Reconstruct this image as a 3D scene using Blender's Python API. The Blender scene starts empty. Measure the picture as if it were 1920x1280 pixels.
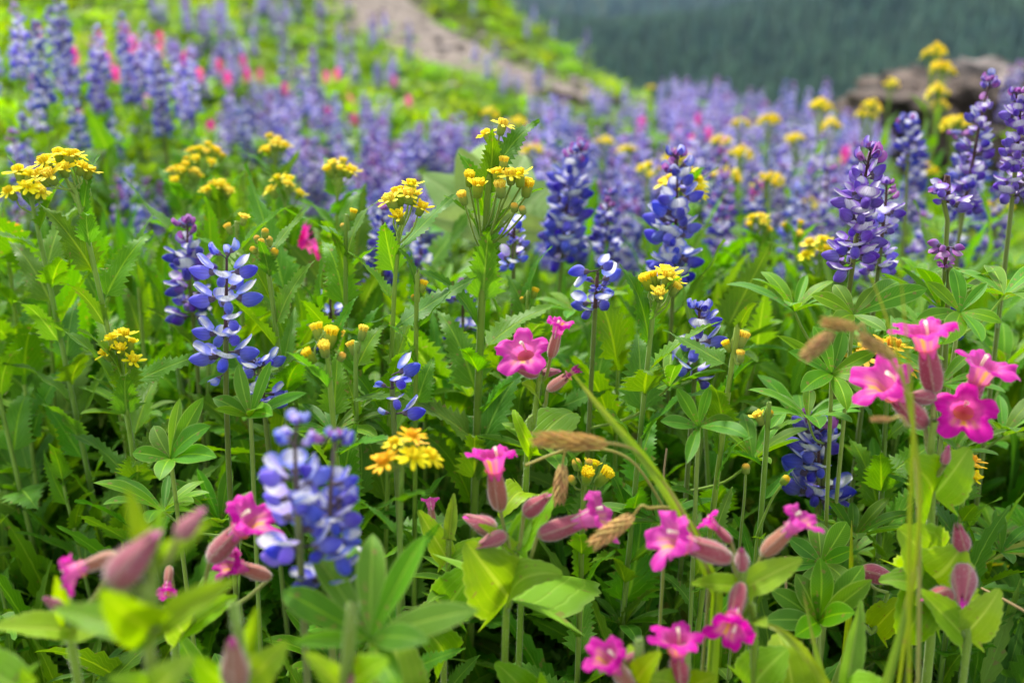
import bpy, math, random
from mathutils import Vector, Matrix, noise
R_ = math.radians
PI = math.pi
rnd = random.Random(11)
scene = bpy.context.scene
COL = scene.collection

# ------------------------------------------------------------------ camera, world, sun, exposure
FOC = 35.0
FPX = 1920 * FOC / 36.0
PITCH = R_(20)
CAM = Vector((0, 0, 0.80))
cd = bpy.data.cameras.new('camera'); cam = bpy.data.objects.new('camera', cd); COL.objects.link(cam)
cam.location = CAM; cam.rotation_euler = (R_(90) - PITCH, 0, 0)
cd.lens = FOC; cd.sensor_width = 36; cd.clip_start = 0.01; cd.clip_end = 8000
cd.dof.use_dof = True; cd.dof.focus_distance = 0.60; cd.dof.aperture_fstop = 5.0
scene.camera = cam
SUN_EL, SUN_AZ = R_(54), R_(-28)        # azimuth measured from +Y towards +X
w = bpy.data.worlds.new('World'); scene.world = w; w.use_nodes = True
nt = w.node_tree; nt.nodes.clear()
sky = nt.nodes.new('ShaderNodeTexSky'); sky.sky_type = 'NISHITA'; sky.sun_disc = False
sky.sun_elevation = SUN_EL; sky.sun_rotation = SUN_AZ; sky.dust_density = 3.0; sky.ozone_density = 0.8; sky.altitude = 1600
hs = nt.nodes.new('ShaderNodeHueSaturation'); hs.inputs['Saturation'].default_value = 0.25
bg = nt.nodes.new('ShaderNodeBackground'); bg.inputs['Strength'].default_value = 0.085
out = nt.nodes.new('ShaderNodeOutputWorld')
nt.links.new(sky.outputs[0], hs.inputs['Color']); nt.links.new(hs.outputs[0], bg.inputs[0]); nt.links.new(bg.outputs[0], out.inputs[0])
sd = bpy.data.lights.new('sun', 'SUN'); sd.energy = 1.5; sd.angle = R_(10); sd.color = (1.0, 0.95, 0.84)
sun = bpy.data.objects.new('sun', sd); COL.objects.link(sun)
sdir = Vector((math.sin(SUN_AZ) * math.cos(SUN_EL), math.cos(SUN_AZ) * math.cos(SUN_EL), math.sin(SUN_EL)))
sun.rotation_euler = sdir.to_track_quat('Z', 'Y').to_euler(); sun.location = (0, 0, 6)
vs = scene.view_settings; vs.view_transform = 'Standard'; vs.look = 'None'; vs.gamma = 1; vs.use_curve_mapping = False
vs.exposure = 2.25
scene.cycles.use_denoising = True
scene.cycles.max_bounces = 8; scene.cycles.diffuse_bounces = 4; scene.cycles.transmission_bounces = 6
scene.cycles.volume_bounces = 0; scene.cycles.sample_clamp_indirect = 6.0

FW = Vector((0, math.cos(PITCH), -math.sin(PITCH))); UPV = Vector((0, math.sin(PITCH), math.cos(PITCH))); RT = Vector((1, 0, 0))
def rayd(px, py): return FW + RT * ((px - 960) / FPX) - UPV * ((py - 640) / FPX)
def P(px, py, d): return CAM + rayd(px, py) * d
def Pplane(px, py, y):
    r = rayd(px, py); return CAM + r * (y / r.y)

# ------------------------------------------------------------------ terrain height
def sstep(a, b, x):
    t = max(0.0, min(1.0, (x - a) / (b - a))); return t * t * (3 - 2 * t)
def fbm(x, y, s, o=4):
    return noise.fractal(Vector((x * s, y * s, 3.7)), 1.0, 2.0, o)
def crest(x):                      # distance at which the meadow breaks towards the valley
    return 4.3 + 5.5 * sstep(1.3, -0.9, x)
def g(x, y):
    z = 0.055 * min(y, 9) - 0.20 * max(-4, min(4, x)) * (0.45 + 0.55 * sstep(0.2, 1.6, y))
    z += 0.02 * fbm(x, y, 0.9)
    # knoll behind the stony strip
    z += 0.42 * math.exp(-(((x + 1.6) / 1.5) ** 2 + ((y - 8.6) / 1.4) ** 2))
    d = y - crest(x)
    if d > 0: z -= 0.26 * min(d, 1.2) ** 2 + 0.72 * max(0, d - 1.2)
    return z

# ------------------------------------------------------------------ mesh builder
class MB:
    def __init__(s): s.v = []; s.f = []; s.c = []; s.uv = []; s.m = []
    def vert(s, p, c=(1, 1, 1), uv=(0.5, 0.5)):
        s.v.append((p[0], p[1], p[2])); s.c.append(c); s.uv.append(uv); return len(s.v) - 1
    def face(s, idx, m=0): s.f.append(tuple(idx)); s.m.append(m)
    def grid(s, rows, m=0, close=False):   # rows: list of lists of (p, c, uv)
        ids = [[s.vert(*q) for q in r] for r in rows]
        for a, b in zip(ids, ids[1:]):
            n = len(a)
            for j in range(n if close else n - 1):
                k = (j + 1) % n
                s.face((a[j], b[j], b[k], a[k]), m)
        return ids
    def add(s, o, M, mo=0):
        b = len(s.v)
        for p in o.v:
            q = M @ Vector(p); s.v.append((q.x, q.y, q.z))
        s.c += o.c; s.uv += o.uv
        s.f += [tuple(i + b for i in f) for f in o.f]; s.m += [i + mo for i in o.m]
    def mesh(s, name, mats, smooth=True):
        me = bpy.data.meshes.new(name); me.from_pydata(s.v, [], s.f)
        for mt in (mats if isinstance(mats, (list, tuple)) else [mats]): me.materials.append(mt)
        a = me.color_attributes.new('Col', 'FLOAT_COLOR', 'POINT')
        fl = []
        for c in s.c: fl += [c[0], c[1], c[2], 1.0]
        a.data.foreach_set('color', fl)
        u = me.uv_layers.new(name='UVMap')
        li = [0] * len(me.loops); me.loops.foreach_get('vertex_index', li)
        ul = []
        for i in li: ul += [s.uv[i][0], s.uv[i][1]]
        u.data.foreach_set('uv', ul)
        me.polygons.foreach_set('material_index', s.m)
        me.polygons.foreach_set('use_smooth', [smooth] * len(s.f))
        me.update(); return me

KIDS = {}                             # children of every object, by name
def link(name, me, parent=None, mat=None, kind=None):
    o = bpy.data.objects.new(name, me); COL.objects.link(o)
    if parent is not None: o.parent = parent; KIDS.setdefault(parent.name, []).append(o)
    if mat is not None: o.matrix_local = mat
    if kind: o['kind'] = kind
    return o
def thing(name, loc, label, cat, group=None):
    o = bpy.data.objects.new(name, None); COL.objects.link(o); o.location = loc; o.empty_display_size = 0.02
    o['label'] = label; o['category'] = cat
    if group: o['group'] = group
    return o
def copy_tree(o, parent=None):
    c = o.copy(); COL.objects.link(c)
    if parent is not None: c.parent = parent
    if parent is not None: KIDS.setdefault(parent.name, []).append(c)
    for ch in list(KIDS.get(o.name, [])): copy_tree(ch, c)
    return c
def frame(pos, xdir, zhint=Vector((0, 0, 1)), s=1.0):
    x = Vector(xdir).normalized(); z = Vector(zhint)
    z = z - x * z.dot(x)
    if z.length < 1e-5: z = Vector((0, 1, 0)) - x * x.y
    z.normalize(); y = z.cross(x)
    if not isinstance(s, (tuple, list)): s = (s, s, s)
    M = Matrix(((x.x * s[0], y.x * s[1], z.x * s[2], pos[0]), (x.y * s[0], y.y * s[1], z.y * s[2], pos[1]),
                (x.z * s[0], y.z * s[1], z.z * s[2], pos[2]), (0, 0, 0, 1)))
    return M

# ------------------------------------------------------------------ materials
def newmat(name):
    m = bpy.data.materials.new(name); m.use_nodes = True; m.node_tree.nodes.clear(); return m, m.node_tree
def N(t, typ, **k):
    n = t.nodes.new(typ)
    for a, b in k.items(): setattr(n, a, b)
    return n
def math_(t, op, a, b=None, c=None):
    n = N(t, 'ShaderNodeMath', operation=op)
    for i, x in enumerate((a, b, c)):
        if x is None: continue
        if isinstance(x, (int, float)): n.inputs[i].default_value = x
        else: t.links.new(x, n.inputs[i])
    return n.outputs[0]
def mix_(t, f, a, b, bt='MIX'):
    n = N(t, 'ShaderNodeMix', data_type='RGBA', blend_type=bt)
    for i, x in ((0, f), (6, a), (7, b)):
        if isinstance(x, (int, float)): n.inputs[i].default_value = x
        elif isinstance(x, tuple): n.inputs[i].default_value = (*x, 1) if len(x) == 3 else x
        else: t.links.new(x, n.inputs[i])
    return n.outputs[2]
def vary(t, col, hue=0.03, val=0.25, sat=0.1):
    oi = N(t, 'ShaderNodeObjectInfo')
    h = N(t, 'ShaderNodeHueSaturation')
    t.links.new(col, h.inputs['Color'])
    t.links.new(math_(t, 'MULTIPLY_ADD', oi.outputs['Random'], hue, 0.5 - hue / 2), h.inputs['Hue'])
    r2 = math_(t, 'FRACT', math_(t, 'MULTIPLY', oi.outputs['Random'], 17.31))
    t.links.new(math_(t, 'MULTIPLY_ADD', r2, val, 1 - val / 2), h.inputs['Value'])
    r3 = math_(t, 'FRACT', math_(t, 'MULTIPLY', oi.outputs['Random'], 71.7))
    t.links.new(math_(t, 'MULTIPLY_ADD', r3, sat, 1 - sat / 2), h.inputs['Saturation'])
    return h.outputs[0]
def finish(t, col, rough=0.5, trans=0.3, tcol=None, bump=None, sheen=0.0, spec=0.4, bstr=0.4, bdist=0.0006):
    p = N(t, 'ShaderNodeBsdfPrincipled'); t.links.new(col, p.inputs['Base Color'])
    p.inputs['Roughness'].default_value = rough; p.inputs['Specular IOR Level'].default_value = spec
    if sheen: p.inputs['Sheen Weight'].default_value = sheen; p.inputs['Sheen Roughness'].default_value = 0.4
    if bump is not None:
        b = N(t, 'ShaderNodeBump'); b.inputs['Strength'].default_value = bstr; b.inputs['Distance'].default_value = bdist
        t.links.new(bump, b.inputs['Height']); t.links.new(b.outputs[0], p.inputs['Normal'])
    o = N(t, 'ShaderNodeOutputMaterial')
    if trans > 0:
        tr = N(t, 'ShaderNodeBsdfTranslucent')
        t.links.new(tcol if tcol is not None else col, tr.inputs[0])
        mx = N(t, 'ShaderNodeMixShader'); mx.inputs[0].default_value = trans
        t.links.new(p.outputs[0], mx.inputs[1]); t.links.new(tr.outputs[0], mx.inputs[2]); t.links.new(mx.outputs[0], o.inputs[0])
    else: t.links.new(p.outputs[0], o.inputs[0])

def leaf_mat(name, base, vein, veins=14.0, slant=5.0, edge=0.0, parallel=False, trans=0.35, rough=0.48, hue=0.035, val=0.45, bstr=0.5, tip=None):
    m, t = newmat(name)
    uv = N(t, 'ShaderNodeUVMap', uv_map='UVMap'); sp = N(t, 'ShaderNodeSeparateXYZ'); t.links.new(uv.outputs[0], sp.inputs[0])
    au = math_(t, 'ABSOLUTE', math_(t, 'MULTIPLY_ADD', sp.outputs[0], 2.0, -1.0)); v = sp.outputs[1]
    if parallel: q = math_(t, 'MULTIPLY', au, 3.5)
    else: q = math_(t, 'MULTIPLY_ADD', v, veins, math_(t, 'MULTIPLY', au, -slant))
    fr = math_(t, 'ABSOLUTE', math_(t, 'SUBTRACT', math_(t, 'FRACT', q), 0.5))
    ln = N(t, 'ShaderNodeMapRange', interpolation_type='SMOOTHSTEP'); t.links.new(fr, ln.inputs[0])
    ln.inputs[1].default_value = 0.0; ln.inputs[2].default_value = 0.16; ln.inputs[3].default_value = 1; ln.inputs[4].default_value = 0
    mid = N(t, 'ShaderNodeMapRange', interpolation_type='SMOOTHSTEP'); t.links.new(au, mid.inputs[0])
    mid.inputs[1].default_value = 0.02; mid.inputs[2].default_value = 0.11; mid.inputs[3].default_value = 1; mid.inputs[4].default_value = 0
    tc = N(t, 'ShaderNodeTexCoord'); nz = N(t, 'ShaderNodeTexNoise'); nz.inputs['Scale'].default_value = 90; nz.inputs['Detail'].default_value = 4
    t.links.new(tc.outputs['Object'], nz.inputs['Vector'])
    at = N(t, 'ShaderNodeAttribute', attribute_name='Col')
    c = mix_(t, 1.0, base, at.outputs[0], 'MULTIPLY')
    c = mix_(t, math_(t, 'MULTIPLY', nz.outputs[0], 0.55), c, tuple(x * 0.55 for x in base))
    if tip is not None:
        tf = N(t, 'ShaderNodeMapRange'); t.links.new(math_(t, 'MULTIPLY_ADD', nz.outputs[0], 0.6, v), tf.inputs[0])
        tf.inputs[1].default_value = 1.05; tf.inputs[2].default_value = 1.35; tf.inputs[4].default_value = 0.7
        c = mix_(t, tf.outputs[0], c, tip)
    c = mix_(t, math_(t, 'MULTIPLY', ln.outputs[0], 0.22), c, vein)
    c = mix_(t, math_(t, 'MULTIPLY', mid.outputs[0], 0.7), c, vein)
    if edge > 0:
        ed = N(t, 'ShaderNodeMapRange', interpolation_type='SMOOTHSTEP'); t.links.new(au, ed.inputs[0])
        ed.inputs[1].default_value = 0.86; ed.inputs[2].default_value = 1.0; ed.inputs[4].default_value = edge
        c = mix_(t, ed.outputs[0], c, (0.36, 0.50, 0.12))
    ns = N(t, 'ShaderNodeTexNoise'); ns.inputs['Scale'].default_value = 230; ns.inputs['Detail'].default_value = 1; t.links.new(tc.outputs['Object'], ns.inputs['Vector'])
    sp_ = N(t, 'ShaderNodeMapRange'); t.links.new(math_(t, 'MULTIPLY', ns.outputs[0], math_(t, 'MULTIPLY_ADD', nz.outputs[0], .5, .75)), sp_.inputs[0]); sp_.inputs[1].default_value = .71; sp_.inputs[2].default_value = .76; sp_.inputs[4].default_value = .65
    c = mix_(t, sp_.outputs[0], c, (.24, .17, .05))
    c = vary(t, c, hue, val, 0.15)
    h = math_(t, 'ADD', math_(t, 'MULTIPLY', ln.outputs[0], -1.0), math_(t, 'MULTIPLY', nz.outputs[0], 0.8))
    h = math_(t, 'MULTIPLY_ADD', mid.outputs[0], -1.4, h)
    tcn = N(t, 'ShaderNodeHueSaturation'); t.links.new(c, tcn.inputs['Color']); tcn.inputs['Hue'].default_value = 0.485; tcn.inputs['Value'].default_value = 1.8; tcn.inputs['Saturation'].default_value = 1.1
    # backs of leaves are paler and more matt
    geo = N(t, 'ShaderNodeNewGeometry')
    c2 = mix_(t, math_(t, 'MULTIPLY', geo.outputs['Backfacing'], 0.2), c, (0.15, 0.31, 0.035))
    finish(t, c2, rough, trans, tcn.outputs[0], h, bstr=bstr, spec=0.22)
    return m
def petal_mat(name, trans=0.35, rough=0.55, sheen=0.1, hue=0.02, val=0.25, streak=0.35, bstr=0.2):
    m, t = newmat(name)
    at = N(t, 'ShaderNodeAttribute', attribute_name='Col')
    uv = N(t, 'ShaderNodeUVMap', uv_map='UVMap'); mp = N(t, 'ShaderNodeMapping'); mp.inputs['Scale'].default_value = (26, 1.6, 1)
    t.links.new(uv.outputs[0], mp.inputs[0]); nz = N(t, 'ShaderNodeTexNoise'); nz.inputs['Scale'].default_value = 1.0; nz.inputs['Detail'].default_value = 2
    t.links.new(mp.outputs[0], nz.inputs['Vector'])
    f = math_(t, 'MULTIPLY_ADD', nz.outputs[0], streak * 2, 1.0 - streak)
    cc = N(t, 'ShaderNodeCombineColor'); [t.links.new(f, cc.inputs[i]) for i in range(3)]
    c = mix_(t, 1.0, at.outputs[0], cc.outputs[0], 'MULTIPLY')
    c = vary(t, c, hue, val, 0.15)
    finish(t, c, rough, trans, None, nz.outputs[0], sheen=sheen, spec=0.25, bstr=bstr, bdist=0.0004)
    return m
def plain_mat(name, base, rough=0.6, trans=0.0, sheen=0.0, nscale=60, var=0.5, hue=0.02, val=0.3, bstr=0.4, bdist=0.0005, usecol=True, spec=0.3):
    m, t = newmat(name)
    tc = N(t, 'ShaderNodeTexCoord'); nz = N(t, 'ShaderNodeTexNoise'); nz.inputs['Scale'].default_value = nscale; nz.inputs['Detail'].default_value = 5
    t.links.new(tc.outputs['Object'], nz.inputs['Vector'])
    c = mix_(t, nz.outputs[0], tuple(x * (1 - var) for x in base), tuple(min(1, x * (1 + var)) for x in base))
    if usecol:
        at = N(t, 'ShaderNodeAttribute', attribute_name='Col'); c = mix_(t, 1.0, c, at.outputs[0], 'MULTIPLY')
    if name == 'conifer':        # stands of lighter and darker trees
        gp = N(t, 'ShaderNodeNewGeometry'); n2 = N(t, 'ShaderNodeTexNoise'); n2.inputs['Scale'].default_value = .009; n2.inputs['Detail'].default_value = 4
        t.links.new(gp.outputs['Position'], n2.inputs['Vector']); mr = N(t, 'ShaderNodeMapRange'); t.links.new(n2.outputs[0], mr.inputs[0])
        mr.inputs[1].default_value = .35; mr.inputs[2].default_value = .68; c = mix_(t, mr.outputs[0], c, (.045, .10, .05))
    c = vary(t, c, hue, val, 0.1)
    finish(t, c, rough, trans, None, nz.outputs[0], sheen=sheen, bstr=bstr, bdist=bdist, spec=spec)
    return m

M_GL = leaf_mat('groundsel_leaf', (0.080, 0.240, 0.006), (0.24, 0.42, 0.035), 11, 3.5, edge=0.10, trans=0.34)
M_LL = leaf_mat('lupine_leaf', (0.090, 0.262, 0.005), (0.26, 0.46, 0.035), 18, 4, edge=0.5, trans=0.34, bstr=0.25)
M_ML = leaf_mat('monkeyflower_leaf', (0.22, 0.41, 0.012), (0.40, 0.54, 0.07), parallel=True, edge=0.35, trans=0.42, bstr=0.5)
M_BL = leaf_mat('meadow_leaf', (0.19, 0.37, 0.012), (0.34, 0.50, 0.04), 8, 3, trans=0.46, hue=0.06, val=0.6)
M_VL = leaf_mat('hellebore_leaf', (0.30, 0.46, 0.12), (0.42, 0.52, 0.18), parallel=True, trans=0.42)
M_GR = leaf_mat('grass_blade', (0.18, 0.30, 0.025), (0.3, 0.42, 0.06), parallel=True, trans=0.35, rough=0.4, tip=(0.42, 0.34, 0.07))
M_PET = petal_mat('petal', streak=0.5, bstr=0.5, sheen=.2)
M_PINK = petal_mat('monkeyflower_petal', trans=0.42, rough=0.55, sheen=0.2, hue=0.015, val=0.3, streak=0.34, bstr=0.6)
M_YEL = petal_mat('yellow_floret', trans=0.35, rough=0.6, hue=0.012, val=0.12, streak=0.12)
M_CAL = petal_mat('calyx', trans=0.12, rough=0.75, sheen=0.6, streak=0.25)
M_STEM = plain_mat('stem', (0.9, 0.9, 0.9), rough=0.5, trans=0.12, sheen=0.25, nscale=120, var=0.2)
M_SOIL = plain_mat('soil', (0.035, 0.026, 0.016), rough=0.95, nscale=9, var=0.7, bstr=0.6, bdist=0.02, usecol=True, hue=0, val=0)
M_ROCK = plain_mat('rock', (0.27, 0.235, 0.205), rough=0.9, nscale=14, var=0.45, bstr=0.8, bdist=0.012, hue=0.01, val=0.25)
M_TREE = plain_mat('conifer', (0.014, 0.048, 0.032), rough=0.9, nscale=0.3, var=0.6, hue=0.05, val=0.9, bstr=0, usecol=True)
M_FFL = plain_mat('forest_floor', (0.03, 0.055, 0.02), rough=0.95, nscale=0.02, var=0.5, usecol=False, bstr=0)
M_SEED = plain_mat('seed_head', (0.52, 0.34, 0.12), rough=0.75, trans=0.15, sheen=0.3, nscale=300, var=0.45)

G_LIME = (0.26, 0.40, 0.045); G_STEM = (0.20, 0.35, 0.035); BROWN = (0.085, 0.035, 0.030)

# ------------------------------------------------------------------ shape makers
def leaf_mb(L, W, prof, n=20, fold=0.35, curl=0.6, teeth=0.0, ripple=0.0, twist=0.0, curl0=0.0, seed=0, col=(1, 1, 1), cols=4, skew=0.0):
    r = random.Random(seed); b = MB(); ph = r.random() * 6
    p = Vector((0, 0, 0)); a = -curl0; rows = []
    ds = L / n
    for i in range(n + 1):
        tt = i / n
        wv = W * prof(tt)
        T = Vector((math.cos(a), 0, math.sin(a))); Nn = Vector((-math.sin(a), 0, math.cos(a)))
        tw = twist * tt
        Y = Vector((0, 1, 0)) * math.cos(tw) + Nn * math.sin(tw); N2 = Nn * math.cos(tw) - Vector((0, 1, 0)) * math.sin(tw)
        row = []
        for j in range(cols + 1):
            u = -1 + 2 * j / cols
            ww = wv; fx = 0
            if abs(u) > 0.99 and teeth > 0 and 0.02 < tt < 0.97:
                if i % 2: ww = wv * (1 + teeth * r.uniform(.5, 1.3)); fx = ds * 0.55
                else: ww = wv * (1 - teeth * .8)
            y = u * ww * math.cos(fold); z = abs(u) * ww * math.sin(fold)
            z += ripple * W * abs(u) * math.sin(tt * 17 + ph + (2 if u > 0 else 0)) - 0.12 * ww * (u * u)
            q = p + Y * (y + skew * W * math.sin(tt * PI) * 0.5) + N2 * z + T * (fx - abs(u) * ww * 0.10)
            row.append((q, col, (0.5 + u / 2, tt)))
        rows.append(row)
        a -= (curl * (0.3 + 1.2 * tt) / n) * r.uniform(.6, 1.4)
        p = p + T * ds
    b.grid(rows)
    return b
def p_tri(t):       # arrow-shaped, toothed
    if t < 0.10: return 0.06 + 0.3 * t
    if t < 0.2: return 0.09 + (t - 0.10) / 0.10 * 0.91
    return max(0.012, (1 - (t - 0.2) / 0.8) ** 0.85)
def p_lance(t):
    return max(0.02, math.sin(PI * min(1, t ** 0.62)) ** 0.9 if t < 1 else 0.02)
def p_obl(t):       # lupine leaflet
    return max(0.03, (math.sin(PI * t ** 1.45)) ** 0.72 * 1.0 + 0.10 * (1 - t))
def p_ov(t):        # broad clasping ovate
    return max(0.02, (0.55 * (1 - t) ** .3 if t < 0.02 else 0) + math.sin(PI * min(1, (t * 0.86 + 0.14)) ** 0.8) ** 0.75) if t < 0.995 else 0.02
def p_grass(t): return max(0.04, (1 - t ** 2.2))

def tube(b, pts, r0, r1, c0, c1, sides=7, m=0, rf=None):
    rows = []; n = len(pts)
    ref = Vector((0.3, 1, 0.1))
    for i, p in enumerate(pts):
        T = (pts[min(n - 1, i + 1)] - pts[max(0, i - 1)]).normalized()
        A = T.cross(ref)
        if A.length < 0.05: A = T.cross(Vector((1, 0, 0)))
        A.normalize(); B = T.cross(A); t = i / (n - 1)
        r = r0 + (r1 - r0) * t if rf is None else rf(t)
        c = tuple(c0[k] + (c1[k] - c0[k]) * t for k in range(3))
        rows.append([(p + (A * math.cos(2 * PI * j / sides) + B * math.sin(2 * PI * j / sides)) * r, c, (j / sides, t)) for j in range(sides)])
    b.grid(rows, m, close=True)
def smooth_pts(pts, per=5):
    P_ = [Vector(p) for p in pts]
    if len(P_) == 2: return [P_[0].lerp(P_[1], i / per) for i in range(per + 1)]
    o = []
    for i in range(len(P_) - 1):
        a = P_[max(0, i - 1)]; b = P_[i]; c = P_[i + 1]; d = P_[min(len(P_) - 1, i + 2)]
        for k in range(per):
            t = k / per
            o.append(0.5 * ((2 * b) + (c - a) * t + (2 * a - 5 * b + 4 * c - d) * t * t + (3 * b - a - 3 * c + d) * t ** 3))
    o.append(P_[-1]); return o
def at_len(pts, f):
    seg = [(b - a).length for a, b in zip(pts, pts[1:])]; q = max(0, min(0.9999, f)) * sum(seg)
    for i, l in enumerate(seg):
        if q <= l or i == len(seg) - 1: return pts[i].lerp(pts[i + 1], min(1, q / max(l, 1e-9))), (pts[i + 1] - pts[i]).normalized()
        q -= l
def hairs(b, n, fn, ln, col=(0.75, 0.75, 0.68), seed=1, w=0.00009):
    r = random.Random(seed)
    for _ in range(n):
        p, nrm, tg = fn(r)
        d = (nrm + Vector((r.uniform(-.4, .4), r.uniform(-.4, .4), r.uniform(-.4, .4)))).normalized() * ln * r.uniform(.5, 1.2)
        s = nrm.cross(tg).normalized() * w
        i = b.vert(p - s, col); j = b.vert(p + s, col); k = b.vert(p + d, col); b.face((i, j, k))

# ---- lupine floret: wings, banner, calyx, pedicel along +X
def floret_mb(cw, cb, white, hi=True, bud=False, seed=0, pedc=(0.10, 0.06, 0.10), open_=1.0):
    r = random.Random(seed); b = MB()
    ped = 0.0055
    A, Bn = (12, 10) if hi else (6, 6)
    # pedicel + calyx
    tube(b, [Vector((0, 0, 0)), Vector((ped * .5, 0, 0.0006)), Vector((ped, 0, 0.0010))], 0.00045, 0.0006, pedc, pedc, 5 if hi else 3)
    cx = ped; cz = 0.001
    rows = []
    for i in range(4):
        t = i / 3; rr = (0.0007, 0.0019, 0.0023, 0.0021)[i]
        rows.append([((cx + t * 0.0042, rr * 1.0 * math.cos(2 * PI * j / 8), cz + rr * math.sin(2 * PI * j / 8)), (0.16, 0.12, 0.16), (j / 8, t)) for j in range(8)])
    b.grid(rows, 0, True)
    L = 0.0125 * (0.62 if bud else 1); H = 0.0048 * (0.55 if bud else 1); T = 0.0032 * (0.65 if bud else 1)
    x0 = cx + 0.0030; droop = -0.10
    rows = []
    for i in range(A + 1):
        t = i / A
        e = (math.sin(PI * min(1, t ** 0.8 * 0.985 + 0.012))) ** 0.62
        up = 0.0016 * t * t
        row = []
        for j in range(Bn):
            ph = 2 * PI * j / Bn + PI / 2
            cr = 1 - 0.16 * math.exp(-((math.atan2(math.sin(ph - PI / 2), math.cos(ph - PI / 2))) / .35) ** 2) - 0.16 * math.exp(-((math.atan2(math.sin(ph + PI / 2), math.cos(ph + PI / 2))) / .35) ** 2)
            y = T * e * math.cos(ph) * cr; z = H * e * math.sin(ph) * cr
            k = 0.65 * (1 - t) ** 2.2
            c = tuple(cw[q] * (1 - k) + (0.45, 0.45, 0.75)[q] * k for q in range(3))
            row.append(((x0 + L * t, y, cz - 0.0006 + z + up + droop * L * t * (1 - t)), c, (j / Bn, t)))
        rows.append(row)
    b.grid(rows, 0, True)
    # banner
    n1, n2 = (8, 8) if hi else (4, 4)
    Hh = 0.0125 * (0.7 if bud else 1); Wd = 0.0066 * (0.60 if bud else 1)
    rows = []
    for i in range(n1 + 1):
        s = i / n1
        if bud: ang = R_(14 + 20 * s)
        else: ang = R_(12 + 62 * open_ * min(1, s * 1.35) + 26 * open_ * max(0, s - .5))
        if i == 0: p = Vector((cx + 0.0022, 0, cz + 0.0018))
        else: p = p + Vector((math.cos(ang), 0, math.sin(ang))) * (Hh / n1)
        nx = Vector((-math.sin(ang), 0, math.cos(ang)))
        wv = Wd * (0.30 + 0.85 * math.sin(PI * min(1, 0.08 + s * 0.80)) ** 0.8) * (1 if s < .93 else 0.72)
        row = []
        for j in range(n2 + 1):
            u = -1 + 2 * j / n2
            wrap = 0.95 if not bud else 1.35
            th = u * wrap
            y = wv * math.sin(th) / math.sin(max(wrap, .9)) if wrap < 1.3 else wv * math.sin(th)
            bk = wv * (1 - math.cos(th)) * (0.95 if not bud else -1.1)
            q = p + nx * (bk * (0.9 if not bud else 1.0)) + Vector((0, y, 0))
            wf = max(0, 1 - (abs(u) / 0.78) ** 4) * sstep(0.22, 0.5, s) * (1.0 if white > .5 else 1)
            wf *= white
            c = tuple(cb[k] * (1 - wf) + (0.86, 0.85, 0.86)[k] * wf for k in range(3))
            row.append((q, c, (0.5 + u / 2, s)))
        rows.append(row)
    b.grid(rows)
    return b
LUPC = {  # wing colour, banner colour, white strength
    'blue': ((0.090, 0.100, 0.66), (0.19, 0.23, 0.76), 1.0),
    'indigo': ((0.060, 0.045, 0.50), (0.10, 0.10, 0.55), 0.90),
    'purple': ((0.135, 0.050, 0.47), (0.27, 0.13, 0.60), 0.80),
    'lavender': ((0.29, 0.185, 0.88), (0.60, 0.48, 0.98), 1.0),
    'rose': ((0.30, 0.06, 0.36), (0.42, 0.12, 0.46), 0.25)}
FLO = {}; FLOM = {}
for ck, (cw, cb, wh) in LUPC.items():
    for q, (bud, hi, op) in enumerate(((False, True, .62), (False, True, .45), (True, True, 1), (False, False, .6), (True, False, 1))):
        FLO[ck, q] = floret_mb(cw, cb, wh * (0.5 if bud else 1), hi, bud, 3 + q, open_=op)
        if q < 3: FLOM[ck, q] = FLO[ck, q].mesh('lupine_flower', M_PET)
def spike_layout(r, length, n_whorl, per, sparse=0.0, topbuds=True):
    """list of (f along, angle, elevation, scale, kind)"""
    o = []
    for i in range(n_whorl):
        f = i / max(1, n_whorl - 1)
        k = max(3, int(per * (1 - 0.25 * f)))
        a0 = r.random() * 6
        for j in range(k):
            if r.random() < sparse: continue
            a = a0 + 2 * PI * j / k + r.uniform(-.45, .45)
            el = R_(-6 + 42 * f ** 2) + r.uniform(-.35, .4)
            sc = (1.05 - 0.30 * f ** 2) * r.uniform(.72, 1.18)
            kind = 2 if (f > 0.82 and topbuds) else (0 if r.random() < .6 else 1)
            o.append((min(1, max(0, f + r.uniform(-.55, .55) / n_whorl)), a, el, sc, kind))
    if topbuds:
        for j in range(7): o.append((1.0, j * 2.4, R_(35 + j * 7), .55 - .03 * j, 2))
    return o

# ---- leaf meshes
GLM = [leaf_mb(0.070, 0.0135 * wd, p_tri, 32, fold=f, curl=c, teeth=0.24, ripple=.09, twist=tw, curl0=c0, seed=i).mesh('groundsel_leaf', M_GL)
       for i, (wd, f, c, tw, c0) in enumerate(((1, .35, .7, .2, -.2), (1.1, .2, 1.1, -.3, -.5), (.8, .55, .4, .3, 0), (1.25, .3, .9, .1, -.4), (.7, .45, 1.3, -.4, -.6), (1.0, .15, .2, .5, .1)))]
GLM2 = [leaf_mb(0.070, 0.012 * wd, p_tri, 14, fold=f, curl=c, teeth=0.2, curl0=c0, seed=i, cols=2).mesh('groundsel_leaf', M_GL)
        for i, (wd, f, c, c0) in enumerate(((1, .35, .7, -.2), (1.2, .2, 1.1, -.5), (.8, .55, .4, 0)))]
LFT = [leaf_mb(0.046, 0.0058 * wd, p_obl, 14, fold=f, curl=c, ripple=0.03, curl0=c0, seed=40 + i, cols=4) for i, (wd, f, c, c0) in
       enumerate(((1, .45, .5, -.15), (1.15, .3, .8, -.3), (.85, .7, .25, 0), (1.05, .2, 1.0, -.2)))]
LFTM = [q.mesh('lupine_leaflet', M_LL) for q in LFT]
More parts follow.
